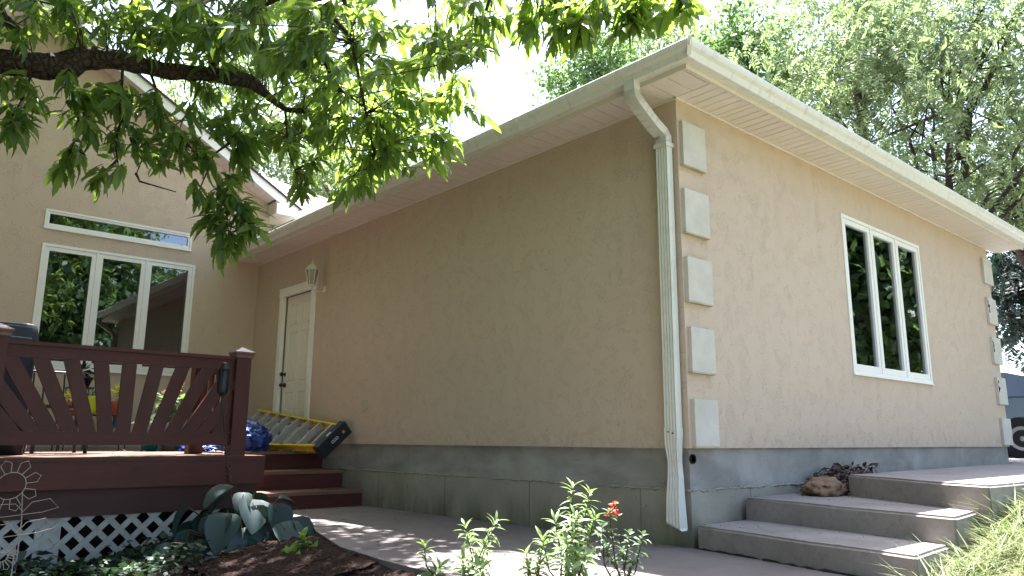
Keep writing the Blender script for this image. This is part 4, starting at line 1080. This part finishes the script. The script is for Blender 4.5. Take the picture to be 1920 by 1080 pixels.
limb([pt(605, 15, 4.6), pt(650, 60, 4.7), pt(700, 115, 4.8), pt(760, 175, 4.9), pt(850, 192, 5.0)], [.013, .012, .010, .008, .004])
limb([pt(400, 141, 4.8), pt(395, 95, 4.75), pt(440, 40, 4.7), pt(500, 5, 4.6), pt(605, -40, 4.6), pt(760, -60, 4.2), pt(900, -40, 3.9), pt(1040, -15, 3.7), pt(1180, -5, 3.55), pt(1320, -20, 3.5)], [.024, .022, .02, .02, .019, .017, .014, .011, .008, .004])
limb([pt(640, -30, 4.5), pt(660, 80, 4.4), pt(680, 180, 4.5), pt(700, 280, 4.6), pt(715, 330, 4.7)], [.012, .01, .008, .006, .003])
limb([pt(920, -10, 3.9), pt(905, 40, 3.9), pt(898, 90, 3.95), pt(880, 130, 4.0)], [.009, .007, .005, .003])
limb([pt(1050, -20, 3.7), pt(1085, 15, 3.7), pt(1140, 40, 3.68), pt(1200, 55, 3.65)], [.008, .007, .005, .003])
for p in ([pt(230, 118, 4.55), pt(229, 160, 4.5), pt(226, 215, 4.48), pt(240, 245, 4.5), pt(252, 275, 4.5), pt(266, 300, 4.52), pt(256, 325, 4.52)],
          [pt(280, 130, 4.6), pt(300, 190, 4.6), pt(320, 235, 4.6), pt(365, 285, 4.62), pt(400, 325, 4.62), pt(425, 400, 4.6), pt(432, 470, 4.6)],
          [pt(430, 268, 4.7), pt(400, 290, 4.65), pt(385, 330, 4.62), pt(372, 360, 4.6)], [pt(228, 222, 4.5), pt(216, 270, 4.5), pt(222, 312, 4.5)],
          [pt(120, 135, 4.4), pt(140, 190, 4.35), pt(150, 240, 4.4), pt(125, 300, 4.4)], [pt(60, 135, 4.3), pt(40, 190, 4.25), pt(10, 240, 4.2)],
          [pt(535, 205, 5.05), pt(540, 280, 5.0), pt(560, 340, 5.0)], [pt(633, 217, 5.2), pt(665, 290, 5.1), pt(690, 345, 5.1)], [pt(255, 325, 4.52), pt(262, 340, 4.5), pt(330, 360, 4.55)]):
    limb(p, list(np.linspace(.0085, .003, len(p))), 'twig', 2)
limb([V((-2.4, -6.0, 2.4)), V((-1.2, -5.4, 3.6)), V((-.2, -4.8, 4.2)), V((.5, -4.2, 4.5))], [.10, .07, .04, .01])
limb([V((-2.5, -6.05, 2.8)), V((-3.4, -5.2, 3.9)), V((-4.2, -4.2, 4.6)), V((-4.8, -3.2, 4.9))], [.11, .08, .05, .01])
limb([V((-2.5, -6.05, 3.2)), V((-2.4, -5.0, 4.6)), V((-2.2, -3.8, 5.4)), V((-2.0, -2.8, 5.8))], [.10, .07, .04, .01])
LP = np.array([tuple(p.lerp(q, t)) for l in limbs for p, q in zip([V(x) for x in l], [V(x) for x in l[1:]]) for t in (0, .33, .66)])

leaf, simple_leaf, twigs = [], [], B()
def cluster(p, n, L, store, twig=True, g=None):
    p = np.array(p); k = np.argmin(((LP-p)**2).sum(1)); src = LP[k]; dist = np.linalg.norm(src-p)
    g = nrm(p-src+rng.normal(0, .08, 3)) if g is None else g
    g = nrm(g*.7+np.array([0, 0, -.35]))
    a = nrm(np.cross(g, [.2, .3, 1.0])); b_ = np.cross(g, a)
    for i in range(n):
        th = 2.4*i+random.uniform(-.4, .4); s = i/n; rad = a*math.cos(th)+b_*math.sin(th)
        d = rad*.85+g*(.35+.5*s)+np.array([0, 0, -.48])+rng.normal(0, .18, 3); l = L*random.uniform(.65, 1.15)
        nn = np.array([0, 0, 1.])*.6+rad*.5+rng.normal(0, .35, 3)
        store.append((p-g*.13*(1-s), d, nn, l, l*random.uniform(.25, .36)))
    if twig and dist < 1.3:
        m = (src+p)/2+np.array([0, 0, .10*min(dist, .6)])+rng.normal(0, .03, 3)
        twigs.tube([src, src*.6+m*.4+rng.normal(0, .01, 3), m, m*.4+p*.6+rng.normal(0, .01, 3), p-g*.05, p], [.0045, .004, .0036, .003, .0024, .0018], 5)
ZONES = [  # u, v, ru, rv, near, far, clusters
 (90, 25, 160, 55, 3.9, 5.2, 30), (280, 40, 160, 60, 3.9, 5.2, 34), (480, 50, 150, 80, 4.0, 5.2, 34), (680, 70, 150, 90, 3.9, 4.9, 38), (850, 45, 90, 70, 3.6, 4.3, 14),
 (440, 105, 90, 45, 4.5, 5.3, 12), (545, 205, 90, 80, 4.5, 5.4, 22), (670, 240, 110, 90, 4.4, 5.3, 30), (780, 210, 100, 95, 4.3, 5.1, 26), (860, 215, 60, 60, 4.3, 4.9, 9), (760, 300, 75, 30, 4.5, 5.1, 7),
 (660, 345, 55, 28, 4.7, 5.2, 6), (575, 320, 45, 45, 4.8, 5.2, 6), (40, 195, 60, 50, 4.0, 4.5, 9), (140, 195, 100, 40, 4.1, 4.6, 12), (40, 240, 30, 30, 4.0, 4.3, 4), (230, 195, 70, 50, 4.3, 4.7, 9),
 (320, 195, 60, 60, 4.4, 4.8, 8), (170, 265, 50, 25, 4.3, 4.6, 6), (130, 305, 30, 22, 4.35, 4.5, 3), (200, 335, 28, 18, 4.4, 4.5, 3), (260, 265, 45, 28, 4.4, 4.6, 6), (330, 285, 55, 25, 4.5, 4.7, 7), (405, 230, 40, 60, 4.6, 4.9, 8),
 (455, 285, 35, 45, 4.7, 5.0, 6), (410, 355, 40, 35, 4.5, 4.75, 8), (440, 405, 45, 35, 4.5, 4.75, 8), (475, 435, 28, 25, 4.5, 4.7, 4), (385, 425, 25, 30, 4.5, 4.65, 4), (425, 485, 18, 22, 4.55, 4.65, 3), (380, 300, 30, 30, 4.5, 4.7, 4),
 (945, 55, 50, 50, 3.6, 4.0, 5), (1035, 45, 60, 50, 3.5, 3.9, 8), (1075, 85, 40, 25, 3.55, 3.8, 3), (1145, 45, 60, 35, 3.45, 3.75, 8), (1110, 5, 130, 20, 3.4, 3.8, 9), (1250, 12, 70, 18, 3.4, 3.6, 7),
 (560, 90, 300, 110, 5.3, 6.8, 40), (700, 230, 160, 110, 5.2, 6.4, 26), (300, 40, 250, 60, 5.0, 6.2, 26)]
for (u, v_, ru, rv, d0, d1, n) in ZONES:
    for _ in range(int(n*(1.05 if v_ > 150 and u < 520 else 1.25))):
        th = random.uniform(0, 2*math.pi); r = math.sqrt(random.random())
        q = pt(u+ru*r*math.cos(th), v_+rv*r*math.sin(th), random.uniform(d0, d1))
        if q.y > -.62 and q.z < 2.95+.5*max(q.y+.4, 0): continue
        if q.x < GX+.7: continue
        cluster(q, random.randint(8, 12), random.uniform(.105, .155), leaf)
# the crown above and behind the frame, which shades the bed and the deck
tries = 0; made = 0
while made < 2500 and tries < 60000:
    tries += 1
    d = rng.normal(size=3); d /= np.linalg.norm(d); p = np.array([-3.0, -3.8, 5.8])+d*np.array([5.0, 4.6, 2.9])*random.random()**.4
    u, v_, z = proj(p)
    if z > .1 and -60 < u < 1980 and -60 < v_ < 1140: continue
    hgt = p[2]+.7; gx, gy = p[0]+.278*hgt, p[1]-.165*hgt
    if gx > -.75 and gy > -2.9: continue
    if p[2] < 2.6 and gx > .5: continue
    if p[1] > -.7 and p[2] < 3.4+.5*max(p[1]+.4, 0): continue
    if p[0] < GX+.8 and p[2] < 6.2: continue
    cluster(p, 10, .24, simple_leaf, False, nrm(d)); made += 1
# boughs high over the walk and the stairs
made = 0
for _ in range(6000):
    hgt = random.uniform(3.4, 7.2); gx, gy = random.uniform(-4.6, -.95), random.uniform(-2.7, -.95)
    p = np.array([gx-.278*hgt, gy+.165*hgt, hgt-.7]); u, v_, z = proj(p)
    if p[1] > -.62 and p[2] < 3.0+.5*max(p[1]+.4, 0) or p[0] < GX+.8: continue
    if -40 < u < 1960 and v_ > -40 and not (520 < u < 860 and v_ < 250 and random.random() < .25): continue
    cluster(p, 10, .19, leaf, False, nrm(rng.normal(size=3))); made += 1
    if made > 300: break
a = list(zip(*leaf)); v, f = leaf_arrays(*a, True, .28, .2, [0, .14, .28, .33, .46, .51, .64, .69, .82, 1], [.06, .50, .95, .70, 1.05, .78, .95, .62, .52, .02])
lo = link('crown', arr_mesh('crown', v, f), 'oak', oak, True)
a = list(zip(*simple_leaf)); v, f = leaf_arrays(*a, False, .28); link('upper_crown', arr_mesh('upper_crown', v, f), 'oak', oak, True)
twigs.build('twigs', 'twig', oak, True)

# ================================================================== TREES BEHIND THE HOUSE
def tree(name, label, base, cc, rad, nclump, nleaf, L, mat, kind='spray', clump=.55, trunk=.16, bark='bark2', limbs_=7, seed=1, flat=.7, wf=.4, group=None):
    r = np.random.default_rng(seed); cc = np.array(cc); rad = np.array(rad)
    t = thing(name, label, 'tree', base, group); base = V(base)
    d = nrm(r.normal(size=(nclump, 3))); C = cc+d*rad*(r.random((nclump, 1))**.45)
    C[:, 2] = np.maximum(C[:, 2], base.z+.6)
    PP, DD, NN, LL = [], [], [], []
    for c in C:
        m = int(nleaf*r.uniform(.5, 1.5)); q = r.normal(size=(m, 3))*clump*np.array([1, 1, flat])*r.uniform(.6, 1.2)
        if kind == 'spray':            # drooping fronds of small leaflets
            k = max(2, m//14); fo = c+r.normal(size=(k, 3))*clump*np.array([1, 1, flat]); fd = nrm(nrm(fo-c+r.normal(0, .2, (k, 3)))+np.array([0, 0, -.55]))
            for o_, dd in zip(fo, fd):
                s = r.normal(0, .6, 3); s -= dd*np.dot(s, dd); s = nrm(s)
                tt = np.repeat(np.linspace(.1, 1, 7), 2); sg = np.tile([1, -1], 7)
                PP.append(o_+dd*tt[:, None]*clump*.65+np.array([0, 0, -.12])*(tt**2)[:, None]); DD.append(s*sg[:, None]+dd*.5+r.normal(0, .15, (14, 3))); NN.append(np.cross(s, dd)*1.0+r.normal(0, .3, (14, 3))); LL.append(np.full(14, L)*r.uniform(.7, 1.2, 14))
        else:
            PP.append(c+q); DD.append(nrm(r.normal(size=(m, 3))+np.array([0, 0, -.35]))); NN.append(np.array([0, 0, .8])+r.normal(0, .6, (m, 3))); LL.append(L*r.uniform(.6, 1.3, m))
    P, D, N, Lv = (np.concatenate(x) for x in (PP, DD, NN, LL))
    v, f = leaf_arrays(P, D, N, Lv, Lv*wf, False, .25); link('crown', arr_mesh('crown', v, f), mat, t, True)
    b = B(); top = V(cc)+V((0, 0, rad[2]*.5)); b.tube([base-V((0, 0, .3)), base+V((0, 0, .3)), base.lerp(top, .5)+V((.15, 0, 0)), top], [trunk*1.35, trunk, trunk*.7, trunk*.15], 10)
    b.build('trunk', bark, t, True); b = B()
    for i in range(limbs_):
        e = V(C[i % nclump]); s = base.lerp(top, r.uniform(.35, .8)); m = s.lerp(e, .5)+V((0, 0, .25)); q, rr = [s, s.lerp(m, .5)+V(r.normal(0, .08, 3)), m, m.lerp(e, .5)+V(r.normal(0, .08, 3)), e], [trunk*.42, trunk*.34, trunk*.24, trunk*.15, trunk*.05]
        b.tube(q, rr, 7)
        for j in range(3):
            e2 = V(C[r.integers(nclump)]); a_ = q[2+j % 2]; 
            if (e2-a_).length < 3: b.tube([a_, a_.lerp(e2, .5)+V(r.normal(0, .08, 3)), e2], [trunk*.16, trunk*.1, trunk*.03], 5)
    b.build('limbs', bark, t, True); return t
GB = -.24
def tp_(u, v, d): p = pt(u, v, d); return (p.x, p.y, p.z)
def tree_at(name, label, u, v, d, rad, off=(0, 0), **k):
    c = tp_(u, v, d); return tree(name, label, (c[0]+off[0], c[1]+off[1], GB if c[1] > 7 else gz(c[0]+off[0], c[1]+off[1])), c, rad, **k)
tree_at('locust_tree', 'tall feathery locust with dark bare limbs behind the far end of the roof', 1860, 110, 12.5, (2.5, 2.6, 2.9), (-1.7, -.2), nclump=125, nleaf=230, L=.095, mat='locust', clump=.36, limbs_=14, trunk=.11, bark='bark', seed=3)
tree_at('locust_tree', 'pale feathery locust rising over the middle of the right roof slope', 1600, 120, 14.5, (2.2, 2.2, 2.1), (0, 0), nclump=120, nleaf=230, L=.10, mat='locust', clump=.36, limbs_=8, trunk=.10, seed=4)
tree_at('broadleaf_tree', 'denser darker tree just right of the roof peak', 1410, 100, 17, (1.25, 1.25, 1.6), (0, 0), nclump=46, nleaf=150, L=.12, mat='maple', kind='leaf', clump=.34, seed=5, wf=.6)
tree_at('broadleaf_tree', 'small leaved tree showing above the long gutter left of the roof peak', 1110, 150, 17, (1.05, 1.05, 1.25), (0, 0), nclump=44, nleaf=150, L=.11, mat='maple', kind='leaf', clump=.30, seed=6, wf=.6)
tree_at('broadleaf_tree', 'thin yellowish treetop behind the gutter beside the roof peak', 1215, 110, 18.5, (1.2, 1.2, 1.3), (0, 0), nclump=34, nleaf=110, L=.11, mat='locust', kind='leaf', clump=.34, seed=16, wf=.55)
tree_at('broadleaf_tree', 'hazy light green tree beyond the gable and shingle roof', 640, 330, 20, (2.4, 2.4, 1.8), (0, 0), nclump=70, nleaf=140, L=.14, mat='locust', kind='leaf', clump=.5, seed=7, wf=.6)
tree_at('broadleaf_tree', 'light green treetop behind the oak leaves above the gable', 470, 180, 21, (2.6, 2.6, 1.6), (0, 0), nclump=34, nleaf=120, L=.14, mat='locust', kind='leaf', clump=.5, seed=17, wf=.6)
tree_at('dark_evergreen', 'dark shaded evergreen behind the far corner of the house', 1945, 545, 16.5, (1.0, 1.0, 1.35), (0, 0), nclump=80, nleaf=170, L=.14, mat='darkleaf', clump=.30, seed=8, bark='bark')
tree_at('locust_tree', 'lowest locust sprays hanging beside the end of the gutter', 1885, 350, 13.5, (.8, .8, .9), (.5, .5), nclump=52, nleaf=150, L=.09, mat='locust', clump=.36, seed=9)
# trees across the lawn seen in windows; those behind camera added to block skylight
for i, (x, y, h, r_, lab) in enumerate(((15, 1.5, 11.5, 3.4, 'round maple standing furthest forward across the lawn'), (4.8, 13.5, 9, 2.9, 'leafy maple nearest the path across the lawn'),
        (8.0, 20, 11, 3.6, 'tall maple at the back of the row across the lawn'), (18, 25, 8, 3, 'large distant maple across the drive'),
        (1.5, -9.6, 11, 4.2, 'unseen tall maple added behind the flower bed to block sky light'), (-5.5, -10.2, 12, 4.6, 'unseen tall maple added behind the oak to block sky light'), (-12, -9, 11, 4.4, 'unseen tall maple added beyond the wing of the house to block sky light'), (6.5, -11, 10, 4.0, 'unseen tall maple added at the edge of the lawn behind the viewer to block sky light'))):
    tree('maple_tree', lab, (x, y, gz(x, y)), (x, y, h*.56), (r_, r_, h*.5), 190, 140, .30, 'dimleaf' if i > 3 else 'maple', 'leaf', .7, .2, seed=30+i, wf=.6, group='trees across the lawn')

# ================================================================== CAR ON THE DRIVE
car = thing('parked_car', 'dark grey car parked on the drive behind the far corner of the house', 'car', (0, 0, -.21))
LB = B(); prof = [(-2.05, .35), (-2.10, .75), (-2.02, 1.0), (-1.72, 1.36), (-1.3, 1.47), (-.4, 1.53), (.3, 1.44), (1.05, 1.02), (1.85, .90), (2.15, .72), (2.2, .38)]
def side(y, ins): return [(x, y*(1-(.16 if z > 1.1 else .0)-ins), z) for x, z in prof]
r0 = [LB.bm.verts.new(q) for q in side(.88, 0)]; r1 = [LB.bm.verts.new(q) for q in side(-.88, 0)]; n = len(prof)
LB.bm.faces.new(r0); LB.bm.faces.new(r1[::-1])
for i in range(n): LB.bm.faces.new((r0[i], r0[(i+1) % n], r1[(i+1) % n], r1[i]))
body = LB.build('body', 'carpaint', car, True, .05, 3); body.modifiers.new('e', 'EDGE_SPLIT').split_angle = math.radians(50)
for s in (-1, 1):
    yo = lambda z: s*(.885-.14*max(0, (z-1.02))/.4)
    for poly in ([(-1.72, 1.04), (-.25, 1.04), (-.25, 1.42), (-1.45, 1.36)], [(-.17, 1.06), (.88, 1.06), (.35, 1.34), (-.17, 1.40)]):
        B().prism([(x, yo(z), z) for x, z in poly], (0, s*.012, 0)).build('side_window', 'carglass', car)
    for x in (-1.4, 1.38):
        a = B().lathe([(.36, 0), (.36, .02*s)], (x, s*.872, .33), 28, 'y').build('wheel_arch', 'hole', car)
        w = B().lathe([(.22, -.1), (.315, -.09), (.325, 0), (.315, .08), (.215, .09)], (x, s*.80, .325), 28, 'y').build('wheel', 'tyre', car, True)
        r_ = B().lathe([(.205, 0), (.21, s*.10), (.19, s*.095), (.05, s*.085), (.03, s*.10)], (x, s*.80, .325), 24, 'y').build('rim', 'chrome', w, True)
    B().lathe([(.02, -.09), (.085, -.05), (.085, .05), (.02, .09)], (.86, s*1.0, 1.08), 12, 'y').build('mirror', 'black', car, True)
    B().box(2.02, 2.2, s*.45, s*.84, .66, .80).build('headlight', 'chrome', car, False, .03, 2)
    B().tube([(-.3, s*.89, .93), (-.12, s*.90, .93)], .012, 6).build('door_handle', 'chrome', car)
c = pt(1915, 812, 13.0); hd = math.atan2(.42, .9)+math.pi
car.location = (0, 0, 0)
for ch_ in car.children: ch_.location = (0, 0, 0)
ctr = V((c.x, c.y, -.205))-Matrix.Rotation(hd, 3, 'Z') @ V((-1.40, .85, 0))
car.rotation_euler = (0, 0, hd); car.location = (ctr.x, ctr.y, -.205)
